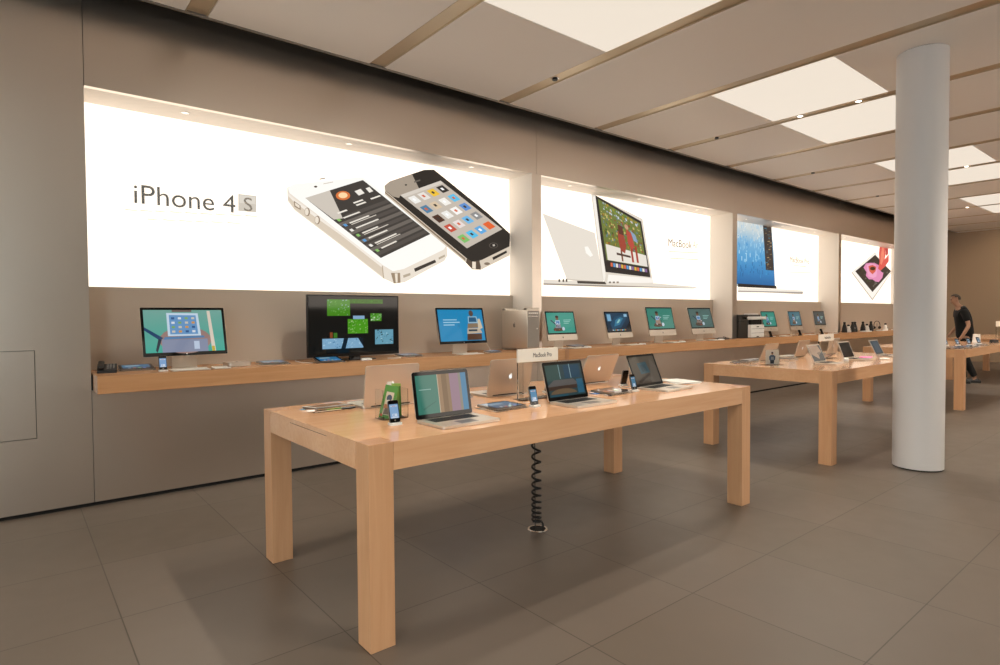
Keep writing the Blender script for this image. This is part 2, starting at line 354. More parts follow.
# ------------------------------------------------------------------ gadgets
def tilt_m(tau, z): return Matrix.Translation((0, 0, z)) @ Matrix.Rotation(-tau, 4, 'X')
def laptop(label, x, y, z, yaw, tau, scr, w=.366, d=.249, lh=.25, back=False, silver=False, group=None):
    """origin at the middle of the hinge, front towards -y; tau = how far the lid leans back"""
    t = thing('laptop', label, 'laptop', (x, y, z), yaw+(math.pi if back else 0), group)
    bm = B(); slab(bm, w, d, .014, .0015, .015, 0, -d/2); o = obj('base', bm, 'alu', t, smooth=True)
    bm = B(); box(bm, -w*.385, w*.385, -d*.48, -d*.09, .0145, .0154)
    rows = 5; cols = 13
    for j in range(rows):
        for i in range(cols):
            kx = -w*.375+(i+.5)*w*.75/cols; ky = -d*.465+(j+.5)*d*.36/rows
            box(bm, kx-w*.025, kx+w*.025, ky-d*.031, ky+d*.031, .0152, .0168)
    obj('keyboard', bm, 'keys', t)
    bm = B(); slab(bm, w*.3, d*.29, .004, .0148, .0153, 0, -d*.76); obj('trackpad', bm, 'alu_dark', t)
    bm = B(); vs = cyl(bm, .006, -w*.36, w*.36); xf(bm, vs, Matrix.Translation((0, .002, .013)) @ Matrix.Rotation(R(90), 4, 'Y')); obj('hinge', bm, 'black', t, smooth=True)
    T = tilt_m(tau, .014)
    bm = B(); vs = slab(bm, w, lh, .013, -.0035, .0035, 0, lh/2); xf(bm, vs, T @ Matrix.Translation((0, .0035, 0)) @ Matrix.Rotation(R(90), 4, 'X')); lid = obj('lid', bm, 'alu', t, smooth=True)
    bm = B(); vs = slab(bm, w-.001 if not silver else w-.03, lh-.001 if not silver else lh-.03, .0125 if not silver else .002, 0, .0008, 0, lh/2); xf(bm, vs, T @ Matrix.Rotation(R(90), 4, 'X')); obj('screen_glass', bm, 'black_gloss', lid)
    sw, sh = w*.9, w*.9*10/16; z0 = (lh-sh)*.55
    picture('screen', scr, 'screen', lid, lambda a, b_: (-sw/2+a*sw, 0, z0+b_*sh), mtx=T @ Matrix.Translation((0, -.0009, 0)), step=.00004)
    bm = B(); apple(bm, .028*w/.364, Matrix.Translation((0, .0071, 0)) @ Matrix.Translation((0, 0, lh*.5-.005)) @ Matrix.Rotation(R(180), 4, 'Z') @ Matrix.Rotation(R(90), 4, 'X'))
    bmesh.ops.transform(bm, matrix=T, verts=bm.verts); obj('logo', bm, 'logo_lit', lid)
    return t
def monitor(label, x, y, z, yaw, tau, scr, w=.528, h=.386, z0=.105, chin=.078, kind='all_in_one_computer', cat='computer', group='all in one computers along the shelf'):
    """origin on the shelf below the middle of the screen; z0 = height of the lower edge"""
    t = thing(kind, label, cat, (x, y, z), yaw, group)
    T = Matrix.Translation((0, 0, z0)) @ Matrix.Rotation(-tau, 4, 'X')
    bm = B(); vs = slab(bm, w, h, .012, -.02, 0, 0, h/2); xf(bm, vs, T @ Matrix.Translation((0, .0, 0)) @ Matrix.Rotation(R(90), 4, 'X'))
    vs = prism(bm, rrect(w-.02, h-.02, .02), 0, .022, inset_top=.3); xf(bm, vs, T @ Matrix.Translation((0, .02, h/2)) @ Matrix.Rotation(R(-90), 4, 'X'))
    hs = obj('housing', bm, 'alu', t, smooth=True)
    bm = B(); vs = slab(bm, w-.004, h-chin-.003, .009, 0, .0015, 0, chin+(h-chin)/2); xf(bm, vs, T @ Matrix.Rotation(R(90), 4, 'X')); obj('screen_glass', bm, 'black_gloss', hs)
    bz = .02 if chin else .022
    bb = .02 if chin else .032
    sw = w-2*bz; y0 = chin+bb; sh = h-bz-y0
    picture('screen', scr, 'screen', hs, lambda a, b_: (-sw/2+a*sw, 0, y0+b_*sh), mtx=T @ Matrix.Translation((0, -.0017, 0)), step=.00005)
    bm = B(); s_ = .02 if chin else .011
    apple(bm, s_, T @ Matrix.Translation((0, -.0003 if chin else -.0017, (chin*.45 if chin else bb*.4))) @ Matrix.Rotation(R(90), 4, 'X')); obj('logo', bm, 'logo_dark' if chin else 'white', hs)
    # bent aluminium foot
    fw = w*.3; path = [(-.085, .0), (-.085, .006), (.1, .006), (.113, .014), (.075, .19*h/.386), (.067, .19*h/.386), (.103, .012), (.098, .0)]
    path = [(-.045, 0), (-.045, .007), (.086, .007), (.093, .013), (.066, .2*h/.386+.02), (.074, .2*h/.386+.02), (.104, .012), (.096, 0)]
    bm = B(); a = [bm.verts.new((-fw/2, p[0], p[1])) for p in path]; b_ = [bm.verts.new((fw/2, p[0], p[1])) for p in path]
    bm.faces.new(a); bm.faces.new(b_[::-1])
    for i in range(len(path)): j = (i+1) % len(path); bm.faces.new((a[i], a[j], b_[j], b_[i]))
    obj('stand', bm, 'alu', t)
    return t
def keyboard(label, x, y, z, yaw, group='white keyboards on the shelf', w=.28, d=.13):
    t = thing('keyboard', label, 'keyboard', (x, y, z), yaw, group)
    bm = B(); slab(bm, w, d, .008, .002, .008); v = cyl(bm, .008, -w/2+.004, w/2-.004); xf(bm, v, Matrix.Translation((0, d/2-.01, .0085)) @ Matrix.Rotation(R(90), 4, 'Y')); obj('frame', bm, 'alu', t, smooth=True)
    bm = B()
    for j in range(5):
        for i in range(13):
            kx = -w*.47+(i+.5)*w*.94/13; ky = -d*.44+(j+.5)*d*.74/5; box(bm, kx-w*.032, kx+w*.032, ky-d*.064, ky+d*.064, .0078, .0102)
    obj('keys', bm, 'white', t)
    return t
def mouse(label, x, y, z, yaw, group='white mice on the shelf'):
    bm = B(); prof = rrect(.057, .112, .028, 6)
    prism(bm, prof, .002, .012); vs = prism(bm, prof, .012, .021, inset_top=.35)
    return tag(obj('computer_mouse', bm, 'white_gloss', None, (x, y, z), yaw, smooth=True), label, 'mouse', group)
def trackpad(label, x, y, z, yaw):
    t = thing('trackpad', label, 'trackpad', (x, y, z), yaw)
    bm = B(); slab(bm, .131, .131, .006, .002, .007); v = cyl(bm, .008, -.061, .061); xf(bm, v, Matrix.Translation((0, .056, .0085)) @ Matrix.Rotation(R(90), 4, 'Y')); obj('frame', bm, 'alu', t, smooth=True)
    bm = B(); slab(bm, .129, .113, .004, .0068, .0078, 0, -.008); obj('touch_surface', bm, 'white', t)
    return t
def tablet(label, x, y, z, yaw, scr=None, stand=True, tilt=2., group=None, w=.241, d=.186, case='black_gloss'):
    t = thing('tablet', label, 'tablet', (x, y, z), yaw, group)
    T = Matrix.Translation((0, 0, .010+d*.5*math.sin(R(tilt)) if stand else .002)) @ Matrix.Rotation(R(tilt), 4, 'X')
    if stand:
        bm = B(); pts = [(-d*.56, .001), (d*.54, .001), (d*.54, .009+d*1.04*math.sin(R(tilt))), (-d*.56, .008)]
        a = [bm.verts.new((-w*.54, p[0], p[1])) for p in pts]; b_ = [bm.verts.new((w*.54, p[0], p[1])) for p in pts]
        bm.faces.new(a); bm.faces.new(b_[::-1])
        for i in range(4): j = (i+1) % 4; bm.faces.new((a[i], a[j], b_[j], b_[i]))
        obj('acrylic_base', bm, 'acrylic', t)
    bm = B(); vs = slab(bm, w, d, .011, 0, .008); xf(bm, vs, T); bd = obj('body', bm, 'alu_dark', t, smooth=True)
    bm = B(); vs = slab(bm, w-.001, d-.001, .011, .008, .0089); xf(bm, vs, T); obj('screen_glass', bm, case, bd)
    picture('screen', scr or scr_pad(), 'screen', bd, lambda a, b_: (-w*.41+a*w*.82, 0, -d*.4+b_*d*.8), mtx=T @ Matrix.Translation((0, 0, .0092)) @ Matrix.Rotation(R(-90), 4, 'X'), step=.00004)
    return t
def phone(label, x, y, z, yaw, scr=None, group=None, lean=14., dock='white', cable=True):
    """smartphone standing in a small dock, screen towards -y"""
    t = thing('smartphone', label, 'phone', (x, y, z), yaw, group)
    T = Matrix.Translation((0, 0, .012)) @ Matrix.Rotation(R(-lean), 4, 'X')
    bm = B(); vs = slab(bm, .0586, .115, .009, -.0093, 0, 0, .0575); xf(bm, vs, T @ Matrix.Rotation(R(90), 4, 'X')); bd = obj('body', bm, 'alu_dark', t, smooth=True)
    bm = B(); vs = slab(bm, .0566, .113, .0085, 0, .0009, 0, .0575); xf(bm, vs, T @ Matrix.Rotation(R(90), 4, 'X')); obj('front_glass', bm, 'black_gloss', bd)
    bm = B(); vs = slab(bm, .0566, .113, .0085, -.0101, -.0093, 0, .0575); xf(bm, vs, T @ Matrix.Rotation(R(90), 4, 'X')); obj('back_glass', bm, 'black_gloss', bd)
    picture('screen', scr or scr_phone(), 'screen', bd, lambda a, b_: (-.0245+a*.049, 0, .022+b_*.072), mtx=T @ Matrix.Translation((0, -.001, 0)), step=.00003)
    bm = B(); vs = cyl(bm, .0045, 0, .0004, 0, .011, 12); xf(bm, vs, T @ Matrix.Translation((0, -.001, 0)) @ Matrix.Rotation(R(90), 4, 'X')); obj('home_button', bm, 'alu_dark', bd)
    bm = B(); slab(bm, .064, .052, .012, .0005, .011, 0, .004); obj('dock', bm, dock, t, smooth=True)
    if cable:
        bm = B(); tube(bm, smooth_path([(.03, .035, .008), (.06, .06, .006), (.09, .07, .004), (.1, .12, .004), (.05, .17, .004)], 6), .0018, 6); obj('cable', bm, 'cable', t)
    return t
def sign(label, x, y, z, w=.37, h=.34, bh=.088, txt='MacBook Pro', group=None, yaw=0):
    t = thing('sign', label, 'sign', (x, y, z), yaw, group)
    bm = B(); box(bm, -w/2, w/2, -.004, .004, .006, h-bh, .0008); box(bm, -w/2, -w/2+.045, -.009, .009, .005, h-bh-.002, .002)
    box(bm, -w/2, w/2, -.05, .05, 0, .005, .001); obj('acrylic_frame', bm, 'acrylic', t)
    bm = B(); box(bm, -w/2-.002, w/2+.002, -.0065, .0065, h-bh, h, .002); bn = obj('banner', bm, 'paper', t)
    text('lettering', txt, .042, 'ink', bn, align='LEFT', width=.17 if len(txt) > 9 else .13, mtx=Matrix.Translation((-w*.14, -.0072, h-bh*.66)))
    return t

# ------------------------------------------------------------------ the room shell
XW0, XW1, YR, YB = -5., 22.4, -4.6, 5.62         # back wall, far wall, right wall, face of the left wall
ZC = 3.9
bm = B(); box(bm, XW0-.2, XW1+.2, YR-.2, 6.4, -.1, 0); struct('floor', bm, 'floor')
SEAMS = [0.482, 5.22, 10.03, 14.57, 19.3]
FIN = [(5.14, 5.30), (9.955, 10.108), (14.503, 14.64), (19.18, 19.32)]
ZT, ZB, YP = 3.266, 1.735, 6.053
# left wall: plain panel with a service hatch
g = .003
bm = B(); box(bm, XW0, -2.6-g, YB, YB+.06, .03, 4.5, .002); struct('wall_left', bm, 'steel_wall')
bm = B(); hx0, hx1, hz0, hz1 = -.95, .137, .578, 1.236
box(bm, -2.6, hx0, YB, YB+.06, .03, 4.5); box(bm, hx1, .482-g, YB, YB+.06, .03, 4.5); box(bm, hx0, hx1, YB, YB+.06, hz1, 4.5); box(bm, hx0, hx1, YB, YB+.06, .03, hz0)
struct('wall_left', bm, 'steel_wall')
bm = B(); box(bm, hx0+.004, hx1-.004, YB+.0005, YB+.05, hz0+.004, hz1-.004, .001); tag(obj('access_hatch', bm, 'steel_wall'), 'flush rectangular steel access hatch in the plain wall left of the shelf', 'hatch')
for a, b_ in zip(SEAMS[:-1], SEAMS[1:]):
    bm = B(); box(bm, a+g*.3, b_-g, YB, YB+.06, ZT, 4.5, .001); struct('wall_left', bm, 'steel_wall')       # upper band
    bm = B(); box(bm, a+g*.3, b_-g, YB, YB+.06, .03, .903, .001); struct('wall_left', bm, 'steel_wall')      # below the shelf
bm = B(); box(bm, SEAMS[-1], XW1, YB, YB+.06, .03, 4.5); struct('wall_left', bm, 'steel_wall')
bm = B(); box(bm, XW0, XW1, 6.35, 6.5, 0, 4.6); box(bm, XW0, XW1, YB+.065, YB+.1, 0, .9); struct('wall_left', bm, 'dark')
bm = B(); box(bm, XW0, XW1, YB+.012, YB+.05, 0, .032); struct('baseboard_left', bm, 'dark')
# recess lining: soffit, fins, lower back panel, light box backs
x0 = .482
for k, (f0, f1) in enumerate(FIN):
    bm = B(); box(bm, f0, f1, YB, 6.2, 1.041, ZT, mi=1)
    for f in bm.faces: f.material_index = 1 if f.calc_center_median().y < YB+.001 else 0
    struct('trim_%d' % (k+1), bm, ['niche_panel', 'steel_wall'])
    bm = B(); box(bm, x0-.002, f0, YB+.06, 6.2, ZT, ZT+.06); struct('trim_soffit_%d' % (k+1), bm, 'niche_panel')
    bm = B(); box(bm, x0, f0-.003, 6.0, 6.04, 1.03, ZB, .001); struct('wall_left', bm, 'recess_back')
    x0 = f1
bm = B(); box(bm, .44, .482, YB+.06, 6.3, .9, ZT+.1); struct('wall_left', bm, 'niche_panel')
# other walls
bm = B(); box(bm, XW1, XW1+.1, YR, 6.3, 0, 4.6); struct('wall_far', bm, 'far')
# storefront: tall glazing in the far right corner behind the camera
GL = [('Y', -4.4, -2.7), ('Y', -2.6, -.9), ('X', -4.8, -3.2)]
bm = B(); box(bm, XW0-.12, XW0, YR, -4.4, 0, 4.6); box(bm, XW0-.12, XW0, -.9, 6.3, 0, 4.6); box(bm, XW0-.12, XW0, -4.4, -.9, 3.6, 4.6); box(bm, XW0-.12, XW0, -4.4, -.9, 0, .08); box(bm, XW0-.12, XW0, -2.7, -2.6, .08, 3.6)
struct('wall_back', bm, 'plain')
bm = B(); box(bm, XW0, -4.8, YR-.12, YR, 0, 4.6); box(bm, -3.2, XW1, YR-.12, YR, 0, 4.6); box(bm, -4.8, -3.2, YR-.12, YR, 3.6, 4.6); box(bm, -4.8, -3.2, YR-.12, YR, 0, .08)
struct('wall_right', bm, 'plain')
for k, (ax, a, b_) in enumerate(GL):
    bm = B()
    if ax == 'Y': box(bm, XW0-.07, XW0-.06, a, b_, .08, 3.6)
    else: box(bm, a, b_, YR-.07, YR-.06, .08, 3.6)
    struct('window_%d' % (k+1), bm, 'glass')

for k, (a, b_) in enumerate([(6.4, 11.2), (11.4, 16.2), (16.4, 21.2)]):  # unseen boxes, added to brighten the ceiling and the room
    t = thing('light_box', 'unseen plain glowing box added on the wall opposite to light the room', 'light box', ((a+b_)/2, YR, ZB), 0, 'added light boxes on the opposite wall')
    h_ = (b_-a)/2
    bm = B(); box(bm, -h_, h_, .001, .12, -.03, 0); box(bm, -h_, h_, .001, .12, ZT-ZB, ZT-ZB+.03); box(bm, -h_, -h_+.03, .001, .12, 0, ZT-ZB); box(bm, h_-.03, h_, .001, .12, 0, ZT-ZB); obj('frame', bm, 'alu_dark', t)
    bm = B(); box(bm, -h_+.031, h_-.031, .001, .09, .001, ZT-ZB-.001); obj('poster', bm, 'added_box_glow', t)
# ceiling: white panels between steel strips, some of the panels are lamps
BX = [1.21+1.6*k for k in range(-4, 14)]
bw = .083
lit_rows = [(2.42, 3.70), (-1.0, .28)]  # second row is unseen, added and set brighter for extra top light
CE = 5.285
def lit(k):  # k-th bay starts at BX[k]
    return (k-4) % 3 != 2
bm = B(); lamps = []
for k in range(-1, len(BX)):
    a = XW0 if k < 0 else BX[k]+bw; b_ = XW1 if k == len(BX)-1 else BX[k+1]-bw
    if b_ <= a: continue
    rows = lit_rows[:2] if (0 <= k < len(BX)-3 and lit(k)) else []
    ys = sorted([CE]+[v for r_ in rows for v in r_]+[YR], reverse=True)
    for i in range(0, len(ys), 2): box(bm, a, b_, ys[i+1]+.001, ys[i]-.001, ZC, ZC+.04, .002, 1)
    for j, r_ in enumerate(rows): lamps.append((a, b_, r_, k, j))
struct('ceiling', bm, 'ceil')
bm = B(); box(bm, XW0-.1, XW1+.1, YR-.15, 6.5, 4.55, 4.65); struct('ceiling', bm, 'dark')
for i, x in enumerate(BX):
    bm = B(); box(bm, x-bw+.004, x+bw-.004, YR, CE, ZC+.012, ZC+.03)
    box(bm, x-bw+.004, x-bw+.012, YR, CE, ZC+.002, ZC+.03); box(bm, x+bw-.012, x+bw-.004, YR, CE, ZC+.002, ZC+.03)
    struct('trim_ceiling_%d' % (i+1), bm, 'beam')
bm = B(); box(bm, XW0, XW1, CE, CE+.035, ZC-.004, ZC+.05, .002); struct('trim_edge', bm, 'trim')
ordn = ['nearest', 'second', 'third', 'fourth', 'fifth', 'sixth', 'seventh', 'eighth', 'ninth', 'tenth', 'eleventh']
nv = {4: 'glowing ceiling panel cut by the top edge, over the near table', 5: 'glowing ceiling panel in the top middle of the view, left edge above the first fin',
      7: 'large glowing ceiling panel in full view, nearest of the pair left of the column', 8: 'glowing ceiling panel second in the pair left of the column, partly behind it',
      10: 'glowing ceiling panel seen on both sides of the column, nearer of its pair', 11: 'glowing ceiling panel just beyond the steel strip from the one crossing behind the column',
      13: 'narrow glowing ceiling panel right of the column, nearer of the farthest pair', 14: 'farthest glowing ceiling panel right of the column'}
for a, b_, r_, k, j in lamps:
    bm = B(); box(bm, a+.001, b_-.001, r_[0]+.001, r_[1]-.001, ZC+.001, ZC+.03, .003, 1)
    lab = nv.get(k) if j == 0 else None
    o = obj('ceiling_light', bm, 'panel_light' if j == 0 else 'panel_light_added')
    if lab: tag(o, lab, 'ceiling light', 'glowing panels in the left ceiling row')
    else: tag(o, 'unseen glowing square ceiling panel added outside the view for more light', 'ceiling light', 'added glowing panels outside the view')
# small spots and sensors in the strips
def strip_spot(name, x, y, label, dark=False):
    t = thing(name, label, 'spotlight' if not dark else 'sensor', (x, y, ZC+.012), 0, 'small spotlights in the ceiling strips' if not dark else 'tiny dark sensors in the ceiling strips')
    bm = B(); lathe(bm, [(.03, -.006), (.042, -.004), (.042, 0), (.028, 0)], 20); obj('ring', bm, 'chrome', t, smooth=True)
    bm = B(); cyl(bm, .028, -.02 if dark else -.008, -.001, n=16, r2=.028); obj('lens' if not dark else 'sensor_head', bm, 'bulb' if not dark else 'black', t)
strip_spot('ceiling_spotlight', 7.61, 3.406, 'tiny lit spotlight in the strip between the paired glowing panels, left one')
strip_spot('ceiling_spotlight', 7.61, 2.75, 'tiny lit spotlight in the strip between the paired glowing panels, nearer the column')
strip_spot('ceiling_spotlight', 12.41, 2.83, 'tiny lit spotlight in the ceiling strip right of the column, nearer one')
strip_spot('ceiling_spotlight', 17.2, 3.9, 'tiny lit spotlight in the ceiling strip right of the column, farther one')
strip_spot('ceiling_sensor', 4.40, 4.45, 'small dark sprinkler head in the strip above the first fin', True)
strip_spot('ceiling_sensor', 7.61, 4.537, 'small dark sprinkler head in the strip left of the two lit spotlights', True)
strip_spot('ceiling_sensor', 10.81, 4.618, 'small dark sprinkler head in the strip before the second bay fin', True)
strip_spot('ceiling_sensor', 14.01, 4.687, 'small dark sprinkler head farthest along, just left of the column', True)
# downlights in the soffits of the recesses
k = 0
names = ['above the lettering', 'above the gap between lettering and white handset', 'at the right end of the first light box']
for bay, (a, b_) in enumerate([(.482, 5.14), (5.30, 9.955), (10.108, 14.503), (14.64, 19.18)]):
    for j, t_ in enumerate((.16, .49, .83)):
        lx = a+(b_-a)*t_
        t = thing('soffit_downlight', 'small round downlight in the recess soffit, %s of light box %s from the left' % (['left third', 'middle', 'right third'][j], ['first', 'second', 'third', 'fourth'][bay]), 'downlight', (lx, 5.83, ZT), 0, 'small downlights in the recess soffits')
        bm = B(); lathe(bm, [(.022, -.003), (.034, -.003), (.034, .0), (.022, .0)], 18); obj('ring', bm, 'chrome', t, smooth=True)
        bm = B(); cyl(bm, .022, -.0015, -.0003, n=14); obj('lens', bm, 'bulb_dim', t)

# ------------------------------------------------------------------ light boxes
W0 = '#fff0dd'
def lightbox(n, x0, x1, label, shapes, conv, texts=()):
    t = thing('light_box', label, 'light box', ((x0+x1)/2, YP, ZB), 0)
    L_ = t.location
    bm = B(); box(bm, x0-L_.x+.001, x1-L_.x-.001, .005, .13, 0, ZT-ZB-.001); obj('case', bm, 'white', t)
    def fn(x, y):
        if conv:
            u, v = conv(x, y); p = at(u, v, Y=YP)
            return (min(max(p.x, x0+.002), x1-.002)-L_.x, 0, min(max(p.z, ZB+.001), ZT-.001)-L_.z)
    bg = [(W0, [(x0-L_.x, 0), (x1-L_.x, 0), (x1-L_.x, ZT-ZB), (x0-L_.x, ZT-ZB)])]
    picture('poster', bg, 'poster_back', t, lambda x, y: (x, .004, y), step=.0)
    if shapes:
        picture('product_image', shapes, 'poster', t, lambda x, y: fn(x, y), step=.00008)
    for (s, px, bx, size, wd, colr) in texts:
        m = M.get('txt'+colr) or pmat('print_'+colr.strip('#'), '#888880', .7, emis=colr, es=1.0); M['txt'+colr] = m
        p = at(*px, Y=YP); q = at(*bx, Y=YP)
        text('lettering', s, size, m, t, width=q.x-p.x, mtx=Matrix.Translation((p.x-L_.x, -.018, p.z-L_.z)))
    return t
def bil(q, a, b_):   # point in a quad TL,TR,BR,BL
    (x0, y0), (x1, y1), (x2, y2), (x3, y3) = q
    return ((x0*(1-a)+x1*a)*(1-b_)+(x3*(1-a)+x2*a)*b_, (y0*(1-a)+y1*a)*(1-b_)+(y3*(1-a)+y2*a)*b_)
def sub(q, a0, b0, a1, b1): return [bil(q, a0, b0), bil(q, a1, b0), bil(q, a1, b1), bil(q, a0, b1)]
# 1: two handsets
S = []
S.append(('#ece1d2', [(30, 158), (32, 212), (60, 250), (250, 395), (430, 535), (478, 557), (520, 551), (685, 462), (698, 440), (694, 385), (350, 118), (60, 143)]))
S.append(('#dccdb9', [(33, 205), (60, 245), (250, 390), (430, 530), (425, 490), (250, 350), (60, 215), (36, 190)]))
S.append(('#f4ebdf', [(34, 180), (60, 205), (250, 340), (425, 478), (425, 490), (250, 352), (58, 217), (35, 192)]))
S.append(('#b9a48c', [(424, 482), (430, 535), (434, 537), (428, 484)])); S.append(('#9b876f', [(462, 512), (500, 512), (502, 553), (474, 556)])); S.append(('#efe2cf', [(478, 514), (490, 514), (490, 552), (482, 553)]))
S.append(('#fffdf7', [(33, 160), (55, 143), (330, 114), (350, 117), (688, 372), (695, 395), (682, 415), (515, 496), (470, 505), (432, 482), (40, 180)]))
q1 = [(105, 200), (345, 125), (627, 350), (420, 450)]
S.append(('#3f3a36', q1)); S.append(('#cfc6ba', [(105, 200), (207, 168), (262, 285), (225, 290)]))
for k in range(9):
    b0 = .36+k*.07; S.append((['#524c47', '#6c655e'][k % 2], sub(q1, .0 if b0 > .4 else .22, b0, 1, b0+.045)))
for k in range(7):
    b0 = .38+k*.085; S.append(('#e9e2d6', sub(q1, .16, b0, .16+.3+.06*(k % 3), b0+.018))); S.append((['#8cc06a', '#5c9ad0', '#f0ece4'][k % 3], sub(q1, .05, b0-.005, .1, b0+.03)))
    if k % 2: S.append(('#d8cfc2', sub(q1, .16, b0+.028, .62, b0+.038)))
S.append(('#d9763c', ell(262, 190, 30, 19))); S.append(('#ffd9a6', ell(262, 189, 19, 12)))
S.append(('#f2ece2', [(310, 172), (335, 162), (352, 180), (328, 190)])); S.append(('#f2ece2', [(356, 160), (372, 154), (388, 172), (372, 178)]))
for a_, b_ in ((.52, .245), (.52, .285), (.16, .3), (.8, .27)): S.append(('#efe8dc', sub(q1, a_, b_, a_+.17, b_+.02)))
S.append(('#8a7d70', [(163, 120), (187, 115), (189, 119), (165, 124)])); S.append(('#57493e', ell(148, 153, 7, 4))); S.append(('#d3c6b6', [(180, 140), (220, 132), (221, 135), (181, 143)]))
for (cx, cy) in ((113, 258), (155, 292)): S.append(('#8d7660', ell(cx, cy, 11, 18))); S.append(('#efe3d2', ell(cx-2, cy, 8, 15)))
S.append(('#8d7660', [(57, 212), (85, 232), (85, 250), (60, 236)])); S.append(('#efe3d2', [(61, 218), (81, 232), (81, 244), (63, 232)]))
S.append(('#3a332d', [(558, 494), (645, 457), (650, 468), (562, 508)])); S.append(('#b8a994', [(512, 522), (542, 512), (543, 522), (514, 533)])); S.append(('#b8a994', [(660, 448), (686, 436), (687, 444), (661, 457)]))
# black handset
S.append(('#d9cbb8', [(434, 150), (436, 185), (600, 325), (772, 468), (800, 498), (835, 500), (955, 440), (968, 418), (968, 370), (900, 300), (640, 82), (600, 84), (455, 132)]))
S.append(('#8a7762', [(436, 172), (437, 180), (772, 462), (772, 452)])); S.append(('#57483b', [(777, 452), (774, 470), (800, 496), (835, 498), (838, 460)])); S.append(('#efe0cc', [(800, 465), (800, 494), (815, 496), (815, 466)])); S.append(('#d9cbb8', [(830, 462), (958, 405), (960, 432), (838, 494)]))
S.append(('#2a2521', [(436, 148), (460, 130), (600, 83), (640, 82), (668, 104), (870, 268), (965, 350), (970, 375), (955, 402), (840, 458), (800, 465), (775, 450), (440, 172)]))
S.append(('#a89a8a', [(437, 148), (460, 131), (549, 101), (584, 172), (500, 190), (495, 200), (470, 194), (440, 170)]))
q2 = [(500, 188), (668, 128), (925, 330), (778, 410)]
S.append(('#c6bbae', q2)); S.append(('#d8cfc4', sub(q2, 0, 0, 1, .05)))
cols = [['#f0eee8', '#e8e2da', '#f0c23a', '#2e2a28'], ['#4f7fa0', '#d8c2a4', '#f4f0e8', '#5fc0e8'], ['#4a2d20', '#efece6', '#f8f6f2', '#5f8fd0'], ['#c8503c', '#e8dcd8', '#6fb8e8', '#8d8d8d'], ['#7fc06a', '#58c0e8', '#5fa8e0', '#e8642c']]
for j in range(5):
    for i in range(4):
        a0, b0 = .07+.235*i, .07+.18*j+(.02 if j == 4 else 0)
        S.append((cols[j][i], sub(q2, a0, b0, a0+.16, b0+.115))); S.append((['#ffffff', '#d8643c', '#3c3430'][(i+j) % 3], sub(q2, a0+.05, b0+.035, a0+.1, b0+.075)))
S.append(('#57504a', ell(888, 398, 19, 12))); S.append(('#1f1b18', ell(888, 398, 15, 9))); S.append(('#c8bfb4', sub([(880, 393), (894, 389), (898, 402), (884, 405)], .2, .2, .8, .8)))
S.append(('#2b2521', [(883, 448), (942, 419), (944, 428), (887, 459)])); S.append(('#847461', ell(861, 474, 12, 6))); S.append(('#6a625a', [(556, 131), (582, 123), (583, 129), (558, 137)])); S.append(('#1b1714', ell(523, 146, 5, 3)))
T1x = (238.5, 255.5)
cv = lambda x, y: (280+x/4.1667, 150+y/4.1667)
def tile(u0, v0, u1, v1, c):   # small print from photo pixels, given in picture coordinates
    return (c, [((u-280)*4.1667, (v-150)*4.1667) for u, v in ((u0, v0), (u1, v0+(u1-u0)*.12), (u1, v1+(u1-u0)*.08), (u0, v1))])
S.append(tile(238, 194, 256, 211, '#d2cabd')); S.append(tile(239, 195, 255, 203, '#e0d9cd'))
for k in range(9): S.append(tile(125+k*15, 209+k*.75, 137+k*15, 210.2+k*.75, '#f3e6cf'))
for k in range(6): S.append(tile(147+k*16, 218.5+k*.7, 160+k*16, 219.7+k*.7, '#f4e9d5'))
lightbox(1, .484, 5.138, 'wide glowing light box with a white and a black phone and iPhone 4 S lettering', S, cv,
         [('iPhone 4', (132, 203), (233.5, 210), .238, None, '#2c3036'), ('S', (242.5, 211), (251, 212), .19, None, '#6a625a')])
# 2: thin laptop
S = []
S.append(('#e9e0d3', [(176, 180), (395, 262), (432, 470), (278, 456)])); S.append(('#d6cabb', [(272, 452), (430, 466), (434, 474), (280, 458)]))
S.append(('#fffaf2', [(352, 320), (366, 318), (388, 356), (376, 362), (358, 346)]))
S.append(('#e2d8ca', [(380, 100), (395, 96), (594, 204), (638, 472), (436, 476), (424, 440)])); S.append(('#f6efe5', [(386, 112), (398, 108), (440, 440), (434, 470), (428, 440)]))
S.append(('#2b2523', [(397, 104), (588, 214), (627, 447), (440, 425), (420, 290)]))
q = [(408, 120), (583, 222), (610, 404), (444, 375)]
S.append(('#6f7a3c', q))
rn = random.Random(3)
for k in range(300):
    a_, b_ = rn.uniform(0, .96), rn.uniform(0, .7); S.append((rn.choice(['#5d7a30', '#7d8f3a', '#a98a34', '#7a5c2c', '#415c26', '#8f4030', '#c8b870', '#6c7f8a'] if b_ > .15 else ['#c8d0d8', '#7d8f3a', '#9aa8b4', '#a98a34', '#5d7a30']), sub(q, a_, b_, min(1, a_+rn.uniform(.015, .05)), min(.74, b_+rn.uniform(.015, .05)))))
S.append(('#e9e2d6', sub(q, 0, .74, 1, 1))); S.append(('#a04434', [bil(q, .36, .42), bil(q, .5, .45), bil(q, .53, .66), bil(q, .47, .82), bil(q, .37, .78), bil(q, .34, .6)])); S.append(('#b84a3c', [bil(q, .58, .32), bil(q, .7, .36), bil(q, .74, .6), bil(q, .66, .72), bil(q, .58, .6)])); S.append(('#c89a7c', [bil(q, .6+.05*math.cos(R(a_)), .27+.05*math.sin(R(a_))) for a_ in range(0, 360, 45)])); S.append(('#8aa0bc', [bil(q, .68, .3), bil(q, .8, .36), bil(q, .84, .52), bil(q, .74, .5)])); S.append(('#5f3428', sub(q, .38, .3, .5, .47)))
